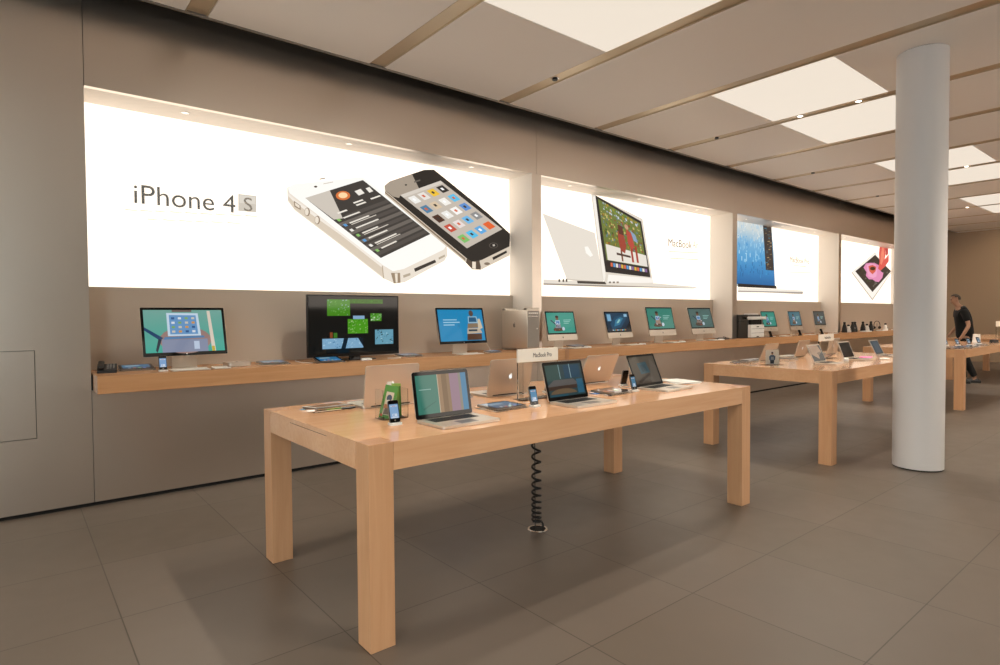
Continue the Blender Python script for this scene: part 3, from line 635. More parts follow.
S.append(('#7a4a34', sub(q, .36, .78, .4, .98))); S.append(('#a83e2e', sub(q, .62, .68, .67, .96))); S.append(('#a83e2e', sub(q, .74, .6, .79, .95))); S.append(('#4f3a30', sub(q, .25, .84, .6, .88)))
for k in range(14): S.append((['#d86a4a', '#5f9ad0', '#e8e0d4', '#8a6a9a', '#d8b04a'][k % 5], [(455+11*k, 386+2.0*k), (464+11*k, 387.6+2.0*k), (465+11*k, 404+1.8*k), (456+11*k, 402+1.8*k)]))
S.append(('#fbf5ec', [(446, 436), (630, 452), (636, 470), (440, 474)]))
S.append(('#e8dfd2', [(175, 456), (436, 468), (640, 472), (820, 488), (800, 495), (440, 486), (175, 478)])); S.append(('#a3978a', [(175, 472), (436, 480), (800, 492), (440, 488), (175, 479)])); S.append(('#4a423b', [(315, 462), (432, 466), (438, 477), (318, 473)]))
for x_ in (238, 255, 268): S.append(('#5f564c', rc(x_, 455, x_+7, 467)))
for x_ in (448, 464, 480): S.append(('#7a6f64', rc(x_, 465, x_+9, 472)))
for k in range(2): S.append(('#f0e3cf', [(698+5*k, 338+28*k), (820, 344+28*k), (820, 348+28*k), (698+5*k, 342+28*k)]))
cv2 = lambda x, y: (500+x/4.1667, 170+y/4.1667)
lightbox(2, 5.302, 9.953, 'glowing light box with a slim open laptop and MacBook Air lettering', S, cv2,
         [('MacBook', (667, 246), (690.5, 248), .185, None, '#4a443e'), ('Air', (692, 248), (697, 248.6), .185, None, '#b9a98f')])
# 3: dark screen with water
S = []
S.append(('#cbd5d6', [(92, 60), (225, 90), (285, 105), (300, 300), (306, 490), (92, 478)]))
qq = [(92, 60), (285, 108), (304, 478), (92, 465)]
for k in range(40):
    b0 = k/40; c = [(216, 221, 217), (205, 214, 214), (126, 178, 214), (84, 158, 208), (58, 132, 190), (34, 98, 156)]
    t_ = b0*5; i_ = min(4, int(t_)); fr = t_-i_; cc = [((c[i_][z]*(1-fr)+c[i_+1][z]*fr)/255) for z in range(3)]
    S.append((cc, sub(qq, 0, b0, 1, b0+1/40+.002)))
rn = random.Random(9)
for k in range(260):
    a_ = rn.uniform(0, .97); b_ = rn.uniform(.1, .85); h_ = rn.uniform(.015, .07)
    pal = ['#dfe4e2', '#b8cfdc', '#cfd9da', '#9fc2da'] if b_ < .32 else (['#8fc4e4', '#5a9fd2', '#a9d2e6', '#4c97cc', '#9ccbe4', '#6aaeda'] if b_ < .65 else ['#3a86bc', '#2f74aa', '#4a9acb', '#2a689c'])
    S.append((rn.choice(pal), sub(qq, a_, b_, min(1, a_+rn.uniform(.01, .028)), min(.95, b_+h_))))
S.append(('#3a3330', [(232, 108), (278, 117), (292, 392), (248, 388)]))
for k in range(30):
    y_ = 120+9*k; x_ = 236+rn.uniform(0, 28)+(k*.4); S.append((rn.choice(['#8a7658', '#b8a078', '#5f6f78', '#6a5844', '#4a90b0']), rc(x_, y_, x_+rn.uniform(5, 14), y_+4)))
S.append(('#1f1b1a', [(92, 463), (304, 476), (308, 492), (92, 482)]))
S.append(('#f4ece0', [(92, 484), (440, 500), (455, 506), (455, 512), (92, 504)])); S.append(('#9d9288', [(92, 503), (455, 511), (450, 523), (250, 514), (92, 512)])); S.append(('#d6ccc0', [(92, 507), (450, 517), (446, 520), (92, 510)]))
for k in range(2): S.append(('#efe2cf', [(372+28*k, 398-36*k), (500-30*k, 402-36*k), (500-30*k, 406-34*k), (372+28*k, 402-36*k)]))
cv3 = lambda x, y: (720+x/5.544, 200+y/5.544)
lightbox(3, 10.11, 14.501, 'glowing light box with a blue water laptop screen and MacBook Pro lettering', S, cv3,
         [('MacBook Pro', (789, 262), (808, 263.2), .17, None, '#5a524a'), ('15 inches only', (793, 266.5), (804.5, 267), .08, None, '#b5a896')][:1])
# 4: tilted tablet with flower
S = []
S.append(('#c9b9a6', [(728, 402), (860, 290), (985, 410), (845, 558)])); S.append(('#fdf6ec', [(733, 400), (860, 293), (978, 405), (845, 548)]))
S.append(('#3a3029', [(750, 395), (860, 304), (955, 395), (845, 510)]))
rn = random.Random(4)
for k in range(30):
    a_, b_ = rn.uniform(.03, .9), rn.uniform(.03, .9); S.append((rn.choice(['#57514a', '#26211d', '#6f6a60', '#465230']), sub([(750, 395), (860, 304), (955, 395), (845, 510)], a_, b_, a_+.06, b_+.05)))
S.append(('#e58fb8', [(795, 375), (808, 352), (835, 348), (858, 350), (880, 362), (890, 395), (905, 405), (900, 430), (880, 455), (862, 452), (845, 440), (825, 440), (808, 420), (812, 400)]))
S.append(('#f0a8c8', [(812, 362), (835, 354), (858, 358), (872, 380), (866, 425), (848, 432), (822, 424), (816, 392)])); S.append(('#d8604a', [(822, 366), (845, 360), (866, 370), (862, 395), (845, 412), (828, 396)])); S.append(('#4a3018', ell(846, 380, 15, 10)))
S.append(('#e0584c', [(884, 225), (915, 232), (918, 300), (912, 330), (935, 300), (935, 340), (915, 368), (890, 392), (876, 382), (884, 340), (880, 300)])); S.append(('#f08a70', [(898, 240), (908, 242), (910, 320), (895, 360), (888, 352), (892, 300)])); S.append(('#c03c38', [(915, 240), (932, 244), (932, 300), (920, 310)]))
cv4 = lambda x, y: (720+x/5.544, 200+y/5.544)
lightbox(4, 14.642, 19.178, 'farthest glowing light box with a tilted tablet showing a pink flower', S, cv4)

# ------------------------------------------------------------------ long wall shelf
SH, SZ0 = 1.04, .907
t = thing('wall_shelf', 'long pale maple shelf running along the steel wall under the light boxes', 'shelf', (.489, 5.3, SZ0))
def rel(bm, o):
    bmesh.ops.translate(bm, vec=-Vector(o), verts=bm.verts); return bm
SX = [.489, 5.40, 9.6, 14.05, 14.35, 19.3]
for i, (a, b_) in enumerate(zip(SX[:-1], SX[1:])):
    bm = B(); box(bm, a, b_-.0006, 5.3, 5.996 if i == -1 else 5.618, SZ0, SH, .0015, 1)
    box(bm, max(a, .49), b_-.0006, 5.618, 5.66, SZ0+.001, SH, 0)
    obj('board', rel(bm, (.489, 5.3, SZ0)), 'wood_shelf', t)
bm = B(); box(bm, .49, 19.3, 5.66, 5.997, SH-.03, SH-.0005); obj('rear_board', rel(bm, (.489, 5.3, SZ0)), 'wood_shelf', t)
bm = B(); box(bm, 5.40, 5.47, 5.2992, 5.33, SZ0+.0005, SH-.001); obj('end_grain_joint', rel(bm, (.489, 5.3, SZ0)), 'wood_end', t)['label'] = 'darker end grain block'
bm = B(); box(bm, .4825, .4885, 5.596, 5.618, SZ0+.004, SH-.01); struct('trim_shelf_gap', bm, 'dark')

# ------------------------------------------------------------------ parsons tables
def table(x0, y0, label, L=3.235, W=1.373, drawer=False):
    t = thing('display_table', label, 'table', (x0+L/2, y0+W/2, 0), 0, 'pale maple display tables')
    h, lg, ap = .914, .122, .126; a, b_ = L/2, W/2
    q = lg
    pts = [(-a+q, -b_), (a-q, -b_), (a-q, -b_+q), (a, -b_+q), (a, b_-q), (a-q, b_-q), (a-q, b_), (-a+q, b_), (-a+q, b_-q), (-a, b_-q), (-a, -b_+q), (-a+q, -b_+q)]
    bm = B(); prism(bm, pts, h-ap, h); obj('tabletop', bm, 'wood_x', t)
    for sx in (-1, 1):
        for sy in (-1, 1):
            bm = B(); cx, cy = sx*(a-q/2), sy*(b_-q/2)
            box(bm, cx-q/2+.0004, cx+q/2-.0004, cy-q/2+.0004, cy+q/2-.0004, 0, h, .0015, 1)
            for f in bm.faces: f.material_index = 1 if f.normal.z > .9 and f.calc_center_median().z > h-.01 else 0
            bm.normal_update()
            for f in bm.faces: f.material_index = 1 if f.normal.z > .9 else 0
            obj('leg', bm, ['wood_z', 'wood_end'], t)
    if drawer:
        bm = B(); y_ = -b_; box(bm, -a-.0006, -a+.004, -b_+.44, -b_+.93, .8885, .8905); obj('drawer_seam', bm, 'dark', t)
    return t
table(1.179, 2.339, 'nearest pale maple table with chunky square legs, laptops on top, coiled cable below', drawer=True)
table(6.085, 2.408, 'middle maple display table left of the white column, with laptops and small leaflet stand')
table(11.02, 2.51, 'maple display table right behind the white column with phones and tablets on it')
table(15.93, 2.58, 'farthest maple display table, only its top and a leg showing at the right edge')
TH = .914

# column
t = bm = None
bm = B(); cyl(bm, .206, .012, ZC-.004, n=96); tc_ = obj('column', bm, 'column', None, (6.665, 1.865, 0), smooth=True)
tag(tc_, 'round smooth white column from floor to ceiling at the right', 'column')
bm = B(); cyl(bm, .2, 0.0005, .012, n=64); o = obj('base_gap', bm, 'dark', tc_)
bm = B(); cyl(bm, .2, ZC-.006, ZC, n=64); o = obj('collar_gap', bm, 'dark', tc_)

# ------------------------------------------------------------------ things on the near table
laptop('open silver laptop with striped green and mauve screen, nearest on the near table', 1.803, 2.672, TH, R(.7), .182, scr_stripes())
laptop('open silver laptop with dim blue screen, middle of the near table front row', 2.776, 2.69, TH, R(.6), .272, scr_dim())
laptop('open silver laptop with brown painted-reflection screen at the right end of the near table', 3.775, 2.80, TH, R(5), .385, scr_painted_reflection(), w=.38, d=.258, lh=.252)
laptop('silver laptop seen from behind at the left end of the near table', 1.812, 3.288, TH, R(-1), .155, scr_blue(), back=True)
laptop('silver laptop seen from behind with lit logo, left of the table sign', 2.668, 3.176, TH, R(-2.6), .203, scr_blue(), back=True)
laptop('silver laptop seen from behind with lit logo, right end of near table back row', 3.652, 3.263, TH, R(-1), .439, scr_blue(), back=True)
tablet('dark tablet lying flat between the two nearest open laptops', 2.27, 2.76, TH, R(3), scr_pad())
tablet('tablet with colourful faces lying flat between middle and right laptops', 3.285, 2.77, TH, R(2), scr_padcolor())
tablet('low tablet on clear acrylic at the left end of the near table, turned from us', 1.47, 3.44, TH, R(184), [('#2c3033', rc(0, 0, 1, 1))], case='white_gloss', tilt=3.5)
tablet('tablet on clear acrylic behind the striped screen laptop, turned to the back', 2.30, 3.36, TH, R(180), [('#2c3033', rc(0, 0, 1, 1))], case='white_gloss')
phone('black smartphone upright in white dock beside the green leaflets', 1.515, 2.70, TH, R(-2), scr_phone(), cable=False)
phone('black smartphone upright in white dock in front of the table sign', 2.46, 2.67, TH, R(0), scr_phone('#5f93b8'))
phone('black smartphone in dock at left edge of the brown screen laptop', 3.50, 2.73, TH, R(4), scr_phone('#4f7f9c'), cable=False)
phone('smartphone turned away behind the middle laptop left edge', 2.99, 3.12, TH, R(176), scr_phone(), cable=False)
phone('smartphone turned away in a dock right of the rear laptop', 3.72, 3.02, TH, R(172), scr_phone(), cable=True)
sign('clear table sign with white MacBook Pro banner on the near table', 2.745, 2.95, TH, w=.366, h=.334, bh=.088)
# leaflet holder + leaflets
t = thing('leaflet_holder', 'clear acrylic leaflet holder behind the nearest smartphone', 'holder', (1.605, 2.90, TH), R(-3))
bm = B(); box(bm, -.075, .075, -.05, .05, 0, .003, .001)
box(bm, -.075, -.0725, -.05, .05, .003, .16); box(bm, .0725, .075, -.05, .05, .003, .16); box(bm, -.0725, .0725, .0475, .05, .003, .16)
obj('acrylic_box', bm, 'acrylic', t)
def leaflet(label, x, y, z, rz, tilt, w, h, shapes, roll=0):
    t = thing('leaflet', label, 'leaflet', (x, y, z), rz, 'leaflets in the clear holder')
    T = Matrix.Rotation(R(-tilt), 4, 'X') @ Matrix.Rotation(R(roll), 4, 'Y')
    bm = B(); box(bm, -w/2, w/2, 0, .003, 0, h, mat=T); obj('pages', bm, 'paper', t)
    picture('cover', shapes, 'print', t, lambda a, b_: (-w/2+a*w, 0, b_*h), mtx=T @ Matrix.Translation((0, -.0003, 0)), step=.0001)
    return t
leaflet('green leaflet with a photo of gadgets, left one in the clear holder', 1.553, 2.88, TH+.006, R(-28), 12, .07, .18,
        [('#4f8a2c', rc(0, 0, 1, 1)), ('#cdbca4', rc(.2, .1, .8, .8)), ('#3c4a5c', ell(.5, .62, .2, .1)), ('#b06a3c', rc(.22, .3, .78, .42)), ('#6c5a48', rc(.3, .12, .7, .3)), ('#c84a30', rc(.08, .05, .25, .12)), ('#dcd6ca', ell(.5, .5, .16, .06))], 13)
leaflet('plain green leaflet leaning right in the clear holder', 1.640, 2.905, TH+.006, R(6), 10, .062, .18,
        [('#6f9c46', rc(0, 0, 1, 1)), ('#93b456', rc(0, .92, 1, 1)), ('#437f30', rc(.8, 0, 1, .92)), ('#7da456', rc(.1, .3, .6, .6))], 6)
leaflet('white folded leaflet peeking up between the green ones', 1.605, 2.928, TH+.006, R(-10), 6, .03, .19, [('#e8e2d6', rc(0, 0, 1, 1)), ('#c8907a', rc(.1, .1, .3, .8))], 4)
# papers
bm = B()
for k in range(4): box(bm, -.105+.003*k, .105+.003*k, -.14, .14, .003*k, .003*k+.0022, mat=Matrix.Rotation(R(k*5), 4, 'Z'))
tag(obj('paper_stack', bm, 'white', None, (4.245, 2.86, TH), R(-25)), 'few white sheets of paper at the far right corner of the near table', 'paper')
mouse('white mouse lying behind the papers at the right end of the near table', 4.17, 3.22, TH, R(70), None)
# coiled cable and floor grommet
t = thing('coiled_cable', 'black coiled power cable hanging from the near table to the floor', 'cable', (2.77, 3.0, 0))
zt, zb = .787, .045
pts = []; ang = 0; z = zt; n_ = 0
while z > zb:
    f = (z-zb)/(zt-zb); pitch = .022+.075*f**.8
    rr = .027+.003*(1-f)
    pts.append((rr*math.cos(ang), rr*math.sin(ang), z)); ang += R(20); z -= pitch/18
pts += [(.03, -.02, .05), (.036, -.026, .035), (.034, -.03, .012)]
bm = B(); tube(bm, pts, .0078, 8); obj('coil', bm, 'black', t, smooth=True)
bm = B(); tube(bm, [(-.012, 0, z_) for z_ in (.004, .3, .55, .787)], .003, 6); obj('inner_wire', bm, 'black', t)
t = thing('floor_grommet', 'round steel cable grommet set in the floor under the near table', 'grommet', (2.78, 3.0, 0))
bm = B(); lathe(bm, [(.056, 0), (.056, .003), (.068, .003), (.07, 0)], 40); obj('ring', bm, 'chrome', t, smooth=True)
bm = B(); cyl(bm, .055, .0003, .001, n=32); obj('opening', bm, 'dark', t)
def cable_thing(label, pts, r=.0025, mat='cable', cat='cable', group=None, n=8):
    bm = B(); tube(bm, smooth_path(pts, n), r, 6)
    o = pts[0]; rel(bm, o)
    return tag(obj('cable', bm, mat, None, o, smooth=True), label, cat, group)

# ------------------------------------------------------------------ things on the wall shelf
t = thing('desk_phone', 'small black desk phone with grey keys at the left end of the shelf', 'phone', (.60, 5.66, SH), R(-8))
bm = B(); pts = [(-.08, 0), (.08, 0), (.08, .062), (.03, .066), (-.08, .022)]
a = [bm.verts.new((-.075, p[0], p[1])) for p in pts]; b_ = [bm.verts.new((.055, p[0], p[1])) for p in pts]; bm.faces.new(a); bm.faces.new(b_[::-1])
for i in range(5): j = (i+1) % 5; bm.faces.new((a[i], a[j], b_[j], b_[i]))
obj('body', bm, 'black', t)
bm = B()
for i in range(3):
    for j in range(4): box(bm, -.012+i*.02, .002+i*.02, -.055+j*.022, -.04+j*.022, .034+j*.0088, .04+j*.0088)
obj('keypad', bm, 'alu_dark', t)
bm = B(); box(bm, -.07, -.028, -.085, .085, .05, .075, .01, 3, mat=Matrix.Rotation(R(14), 4, 'X')); obj('handset', bm, 'black', t, smooth=True)
tablet('dark tablet leaning low beside the black desk phone', .80, 5.74, SH, R(-2), scr_pad('#2a4a62'), tilt=7)
phone('smartphone upright in white dock under the left big monitor', .950, 5.46, SH, R(0), scr_phone('#7fa8d8'))
monitor('large thin black-bezel monitor with teal tablet picture, leftmost on the shelf', 1.146, 5.548, SH, R(2.2), .242, scr_tablet(), w=.65, h=.416, z0=.114, chin=0, kind='monitor', cat='monitor', group=None)
keyboard('white keyboard in front of the leftmost monitor', 1.14, 5.40, SH, R(0))
trackpad('white square trackpad right of the leftmost keyboard', 1.375, 5.41, SH, 0)
t = thing('mini_computer', 'flat square silver mini computer between monitor and black television', 'computer', (1.555, 5.60, SH), R(0))
bm = B(); slab(bm, .197, .197, .03, .003, .036); obj('case', bm, 'alu', t, smooth=True)
bm = B(); slab(bm, .16, .16, .03, 0, .003); obj('foot', bm, 'black', t)
bm = B(); apple(bm, .03, Matrix.Translation((0, 0, .036))); obj('logo', bm, 'logo_dark', t)
tablet('grey tablet lying flat left of the black television', 1.86, 5.58, SH, R(0), scr_pad('#6d7780'), tilt=3)
# television
t = thing('television', 'big black television with scattered green and blue photo windows', 'television', (2.70, 5.60, SH), R(.8))
w, h = 1.0, .61; z0 = .037
bm = B(); box(bm, -w/2, w/2, 0, .035, z0, z0+h, .004, 2); box(bm, -w*.35, w*.35, .035, .06, z0+.1, z0+h-.1, .01); hs = obj('housing', bm, 'black', t, smooth=True)
bm = B(); box(bm, -w/2+.012, w/2-.012, -.0015, 0, z0+.03, z0+h-.012); obj('screen_glass', bm, 'black_gloss', hs)
picture('screen', scr_tv(), 'screen', hs, lambda a, b_: (-w/2+.016+a*(w-.032), -.002, z0+.034+b_*(h-.05)), step=.00004)
bm = B(); slab(bm, .36, .2, .03, 0, .008, 0, -.01); slab(bm, .12, .04, .015, .008, .08, 0, .03); obj('stand', bm, 'black_gloss', t, smooth=True)
tablet('blue-screened tablet propped in front of the black television', 2.33, 5.42, SH, R(-4), scr_pad('#2a6a9c'), tilt=9)
mouse('small white mouse in front of the television foot', 2.72, 5.41, SH, R(60), None)
bm = B(); box(bm, -.068, .068, -.015, .015, 0, .006, .003); tag(obj('remote_control', bm, 'alu', None, (3.05, 5.44, SH), R(-20), smooth=True), 'thin silver remote lying right of the television foot', 'remote')
cable_thing('white cable curling on the shelf at the left of the television', [(2.12, 5.62, SH+.003), (2.06, 5.55, SH+.02), (2.08, 5.45, SH+.01), (2.17, 5.40, SH+.004)])
tablet('grey tablet lying flat between television and blue monitor', 3.30, 5.58, SH, R(2), scr_pad('#6f7a84'), tilt=3)
monitor('large thin black-bezel monitor with plain bright blue screen, left of the silver tower', 3.99, 5.514, SH, R(-2.3), .229, scr_blue(), w=.65, h=.42, z0=.115, chin=0, kind='monitor', cat='monitor', group=None)
keyboard('white keyboard in front of the bright blue monitor', 3.98, 5.385, SH, R(2), w=.3)
tablet('small dark tablet beside the silver tower computer', 4.35, 5.45, SH, R(8), scr_pad('#3b6a94'), w=.19, d=.13, tilt=3)
cable_thing('thin white cable looping up behind monitor to silver tower', [(4.32, 5.5, SH+.01), (4.40, 5.56, SH+.03), (4.46, 5.7, SH+.09), (4.5, 5.8, SH+.16), (4.52, 5.9, SH+.22)], .003)
# tower
t = thing('tower_computer', 'silver perforated aluminium tower computer with handles by the first fin', 'computer', (4.935, 5.62, SH))
TW, TD, THh = .206, .475, .525
bm = B(); box(bm, -TW/2, TW/2, -TD/2, TD/2, .028, THh-.028, .004, 2); body = obj('case', bm, 'alu', t, smooth=True)
for sy in (-1, 1):
    for zz, s in ((THh-.028, 1), (.028, -1)):
        # bent loop handle / foot across the width
        y0_ = sy*(TD/2-.004); y1_ = sy*(TD/2-.07)
        pa = [(y0_, zz-s*.004), (y0_, zz+s*.018), (y0_-sy*.01, zz+s*.028), (y1_+sy*.02, zz+s*.028), (y1_, zz+s*.01), (y1_, zz-s*.002), (y1_+sy*.006, zz-s*.002), (y1_+sy*.007, zz+s*.008), (y1_+sy*.022, zz+s*.022), (y0_-sy*.012, zz+s*.022), (y0_-sy*.006, zz+s*.016), (y0_-sy*.006, zz-s*.004)]
        bm = B(); a = [bm.verts.new((-TW/2, p[0], p[1])) for p in pa]; b_ = [bm.verts.new((TW/2, p[0], p[1])) for p in pa]; bm.faces.new(a); bm.faces.new(b_[::-1])
        for i in range(len(pa)): j = (i+1) % len(pa); bm.faces.new((a[i], a[j], b_[j], b_[i]))
        obj('handle' if s > 0 else 'foot', bm, 'alu', t, smooth=True)
bm = B(); box(bm, -TW/2+.01, TW/2-.01, -TD/2-.0016, -TD/2, .04, THh-.04, .0005, 1); fp = obj('front_grille', bm, pmat('perforated_front', '#a8a29a', .5, .6, bump=(900, .8)), body)
for zz in (THh-.065, THh-.105):
    bm = B(); box(bm, -TW/2+.022, TW/2-.022, -TD/2-.004, -TD/2-.001, zz-.009, zz+.006, .001); obj('disc_slot', bm, 'chrome', body)
bm = B(); cyl(bm, .009, 0, .003, n=16); bmesh.ops.transform(bm, matrix=Matrix.Translation((.06, -TD/2-.0015, .27)) @ Matrix.Rotation(R(90), 4, 'X'), verts=bm.verts); obj('power_button', bm, 'white', body)
bm = B(); apple(bm, .05, Matrix.Translation((-TW/2, 0, .3)) @ Matrix.Rotation(R(-90), 4, 'Z') @ Matrix.Rotation(R(90), 4, 'X'), .0006); obj('logo', bm, 'alu_dark', body)
# all in one computers
lab = ['silver all in one computer with small green screen, first right of the tower',
       'silver all in one computer with dark galaxy screen',
       'larger silver all in one computer with green figure screen, third from the tower',
       'larger silver all in one computer with grey dim screen, last before the second fin',
       'silver all in one computer right beside the printer, bright teal screen',
       'silver all in one computer in the middle of the third bay',
       'silver all in one computer with darkest screen at right of the third bay']
spec = [(5.567, 5.492, -1.2, .207, scr_figure(seed=1), 0), (6.734, 5.496, -1.4, .256, scr_galaxy(), 0), (7.728, 5.485, -1.6, .222, scr_figure('#3a8878', '#a58a78', 2), 1), (8.858, 5.487, -1.7, .268, scr_figure('#54706c', '#8c7c72', 3), 1),
        (11.17, 5.508, -.3, .227, scr_figure('#3f9484', '#3f6f94', 4), 0), (12.23, 5.505, .3, .207, scr_figure('#3f7484', '#8a705c', 5), 0), (13.347, 5.503, -.4, .184, scr_figure('#3c4c50', '#5a7c98', 6), 0)]
kl = ['white keyboard before the first all in one computer right of the tower', 'white keyboard before the galaxy screen computer', 'white keyboard before the third all in one computer', 'white keyboard before the last computer of the second bay',
      'white keyboard before the computer beside the printer', 'white keyboard before the middle computer of the third bay', 'white keyboard before the darkest computer of the third bay']
for i, (x, y, yw, tau, sc, big) in enumerate(spec):
    monitor(lab[i], x, y, SH, R(yw), tau, sc, w=.65 if big else .528, h=.444 if big else .386, z0=.112 if big else .106, chin=.09 if big else .078)
    keyboard(kl[i], x+(.13 if i < 4 else .27), 5.368, SH, R(1 if i < 4 else 0))
    if i < 4: mouse('white mouse at the right end of keyboard: %s' % ['first computer after the tower', 'galaxy screen computer', 'third computer from the tower', 'last computer before the second fin'][i], x+.36, 5.40, SH, R(10))
tablet('dark tablet lying on the shelf under the first all in one computer', 5.93, 5.60, SH, 0, scr_pad('#4a4f55'), tilt=3)
# black accessories beside 4th computer
t = thing('game_controller', 'flat black device with cable at the end of the second bay', 'device', (9.45, 5.52, SH), R(10))
bm = B(); slab(bm, .3, .16, .05, 0, .018); slab(bm, .2, .1, .04, .018, .03); obj('body', bm, 'black', t, smooth=True)
bm = B(); tube(bm, smooth_path([(.14, .02, .01), (.22, .06, .04), (.28, .02, .02), (.32, -.06, .004), (.38, -.1, .004)], 6), .004, 6); obj('cord', bm, 'black', t)
for i, (x, y, l_) in enumerate([(11.13, 5.40, 'nearest the printer'), (12.32, 5.40, 'in the middle of the third bay'), (13.32, 5.40, 'under the darkest screen')]):
    t = thing('handheld_player', 'small black handheld player standing on dock, %s' % l_, 'player', (x-.22, y-.02, SH), R(-20), 'small black players docked on the shelf')
    bm = B(); vs = slab(bm, .055, .11, .008, -.004, .004, 0, .055); xf(bm, vs, Matrix.Translation((0, 0, .01)) @ Matrix.Rotation(R(-25), 4, 'X') @ Matrix.Rotation(R(90), 4, 'X')); obj('body', bm, 'black_gloss', t, smooth=True)
    bm = B(); slab(bm, .06, .06, .012, 0, .014, 0, .01); obj('dock', bm, 'black', t)
# printer
px0, px1, py0, py1 = 10.14, 10.62, 5.37, 5.93
t = thing('printer', 'office printer with dark side and white front beside the second fin', 'printer', ((px0+px1)/2, (py0+py1)/2, SH))
w, d = (px1-px0)/2, (py1-py0)/2
bm = B(); box(bm, -w, w-.02, -d+.06, d, .0, .42, .008); bd = obj('body', bm, 'printer_dark', t)
bm = B(); box(bm, -w+.01, w, -d, -d+.08, .012, .24, .01); fr_ = obj('front_panel', bm, 'white', t)
for zz in (.09, .165): 
    bm = B(); box(bm, -w+.02, w-.01, -d-.001, -d+.002, zz, zz+.004); obj('tray_seam', bm, 'dark', fr_)
bm = B(); box(bm, -.04, .04, -d-.004, -d+.002, .195, .21, .002); obj('tray_handle', bm, 'dark', fr_)
bm = B(); box(bm, -.04, .04, -d-.004, -d+.002, .02, .035, .002); obj('tray_handle', bm, 'dark', fr_)
bm = B(); box(bm, -w+.04, w-.06, -d+.02, -d+.075, .24, .33); obj('paper_outlet', bm, 'dark', t)
bm = B(); box(bm, -w, w+.02, -d-.03, -d+.16, .33, .385, .012); box(bm, -.05, w-.02, -d+.1, -d+.24, .39, .44, .01); obj('scanner_lid', bm, 'white', t, smooth=True)
bm = B(); box(bm, -w-.0005, -w+.01, -d+.12, d-.15, .29, .3); obj('side_vent', bm, 'black', bd)
# headphones and speakers in the last bay
def headphones(label, x, y, arc=True, s=1.):
    t = thing('headphones', label, 'headphones', (x, y, SH), R(-30), 'headphones on little stands in the last bay')
    bm = B(); cyl(bm, .045, 0, .012, n=20); cyl(bm, .006, .012, .15*s, n=8); obj('stand', bm, 'alu_dark', t)
    bm = B(); tube(bm, [(.085*math.cos(R(a_)), 0, .12*s+.085*s*math.sin(R(a_))) for a_ in range(-30, 211, 12)], .007, 6); obj('headband', bm, 'black', t, smooth=True)
    for sx in (-1, 1):
        bm = B(); vs = cyl(bm, .034, -.014, .014, n=18); xf(bm, vs, Matrix.Translation((sx*.074, 0, .065*s)) @ Matrix.Rotation(R(90), 4, 'Y')); obj('ear_cup', bm, 'black', t, smooth=True)
def speaker_small(label, x, y, h=.17, mat='black'):
    t = thing('small_speaker', label, 'speaker', (x, y, SH), 0, 'small speakers standing in the last bay')
    bm = B(); lathe(bm, [(.0005, 0), (.05, 0), (.06, .01), (.05, h*.5), (.03, h*.85), (.02, h), (.0005, h)], 20); b2 = obj('body', bm, mat, t, smooth=True)
    bm = B(); vs = cyl(bm, .022, 0, .004, n=16); xf(bm, vs, Matrix.Translation((0, -.05, h*.45)) @ Matrix.Rotation(R(80), 4, 'X')); obj('driver', bm, 'alu_dark', b2)
    bm = B(); lathe(bm, [(.0005, h-.004), (.026, h-.002), (.03, h+.018), (.02, h+.034), (.0005, h+.036)], 16); obj('top_knob', bm, 'black', t, smooth=True)
ys = 5.55
Z_ = lambda u: at(u, 320, Y=ys).x
for u, kind, l_ in [(844.5, 's', 'leftmost black tapering speaker in the last bay'), (848.5, 'w', 'little white speaker with round black knob near the third fin'), (852.6, 's', 'black tapering speaker second from the third fin'), (855, 's', 'black tapering speaker standing close beside the second one'),
                     (863, 's', 'black tapering speaker in the middle of the last bay'), (867, 'w', 'little white speaker in the middle of the last bay'), (871, 's', 'black tapering speaker just left of the round headphones'), (885.5, 'w', 'little white speaker right of the headphones by the column')]:
    speaker_small(l_, Z_(u), ys, .2 if kind == 's' else .14, 'black' if kind == 's' else 'white')
headphones('round black headphones on a stand near the end of the last bay', Z_(877), ys, s=1.15)
for u, l_ in ((858.5, 'left'), (875, 'middle'), (890, 'right')):
    bm = B(); slab(bm, .34, .14, .01, 0, .02); tag(obj('display_tray', bm, 'white', None, (Z_(u), 5.39, SH), 0), 'low white accessory tray, %s one along the front of the last bay' % l_, 'tray', 'low white trays in the last bay')

# ------------------------------------------------------------------ middle table
k = dict(w=.325, d=.227, lh=.215)
laptop('small laptop with pale reflection painted on screen, nearest on the middle table', 6.984, 2.884, TH, R(.3), .426, [('#2c2a2a', rc(0, 0, 1, 1)), ('#a8866c', [(0, 1), (.8, 1), (.95, .55), (.6, .35), (.55, .1), (0, .45)]), ('#7d6450', [(.5, .5), (.95, .6), (.6, .3)])], silver=True, **k)  # beige shapes paint a reflection into the screen picture
laptop('small laptop with black screen in the centre of the middle table', 7.847, 2.906, TH, R(-.5), .36, [('#1d1b1b', rc(0, 0, 1, 1)), ('#2a2726', rc(.1, .1, .5, .8))], silver=True, **k)
laptop('small laptop with grey screen at the right end of the middle table', 8.728, 2.864, TH, R(2.7), .436, [('#45525a', rc(0, 0, 1, 1)), ('#53616a', rc(.2, .1, .8, .9))], silver=True, **k)
laptop('small laptop seen from behind above the leaflet stand on the middle table', 6.86, 3.46, TH, R(.8), .42, scr_blue(), back=True, **k)
laptop('small laptop seen from behind with lit logo, centre of middle table', 7.769, 3.466, TH, R(1.2), .28, scr_blue(), back=True, **k)
laptop('small laptop seen from behind, mostly hidden behind the black screened one', 8.55, 3.40, TH, R(-.7), .2, scr_blue(), back=True, **k)
sign('clear table sign with blank white banner on the middle table', 7.80, 3.16, TH, w=.42, h=.30, bh=.085, txt='MacBook Air')
t = thing('leaflet_holder', 'clear acrylic stand on the middle table holding a photo card', 'holder', (6.43, 3.16, TH), R(-38))
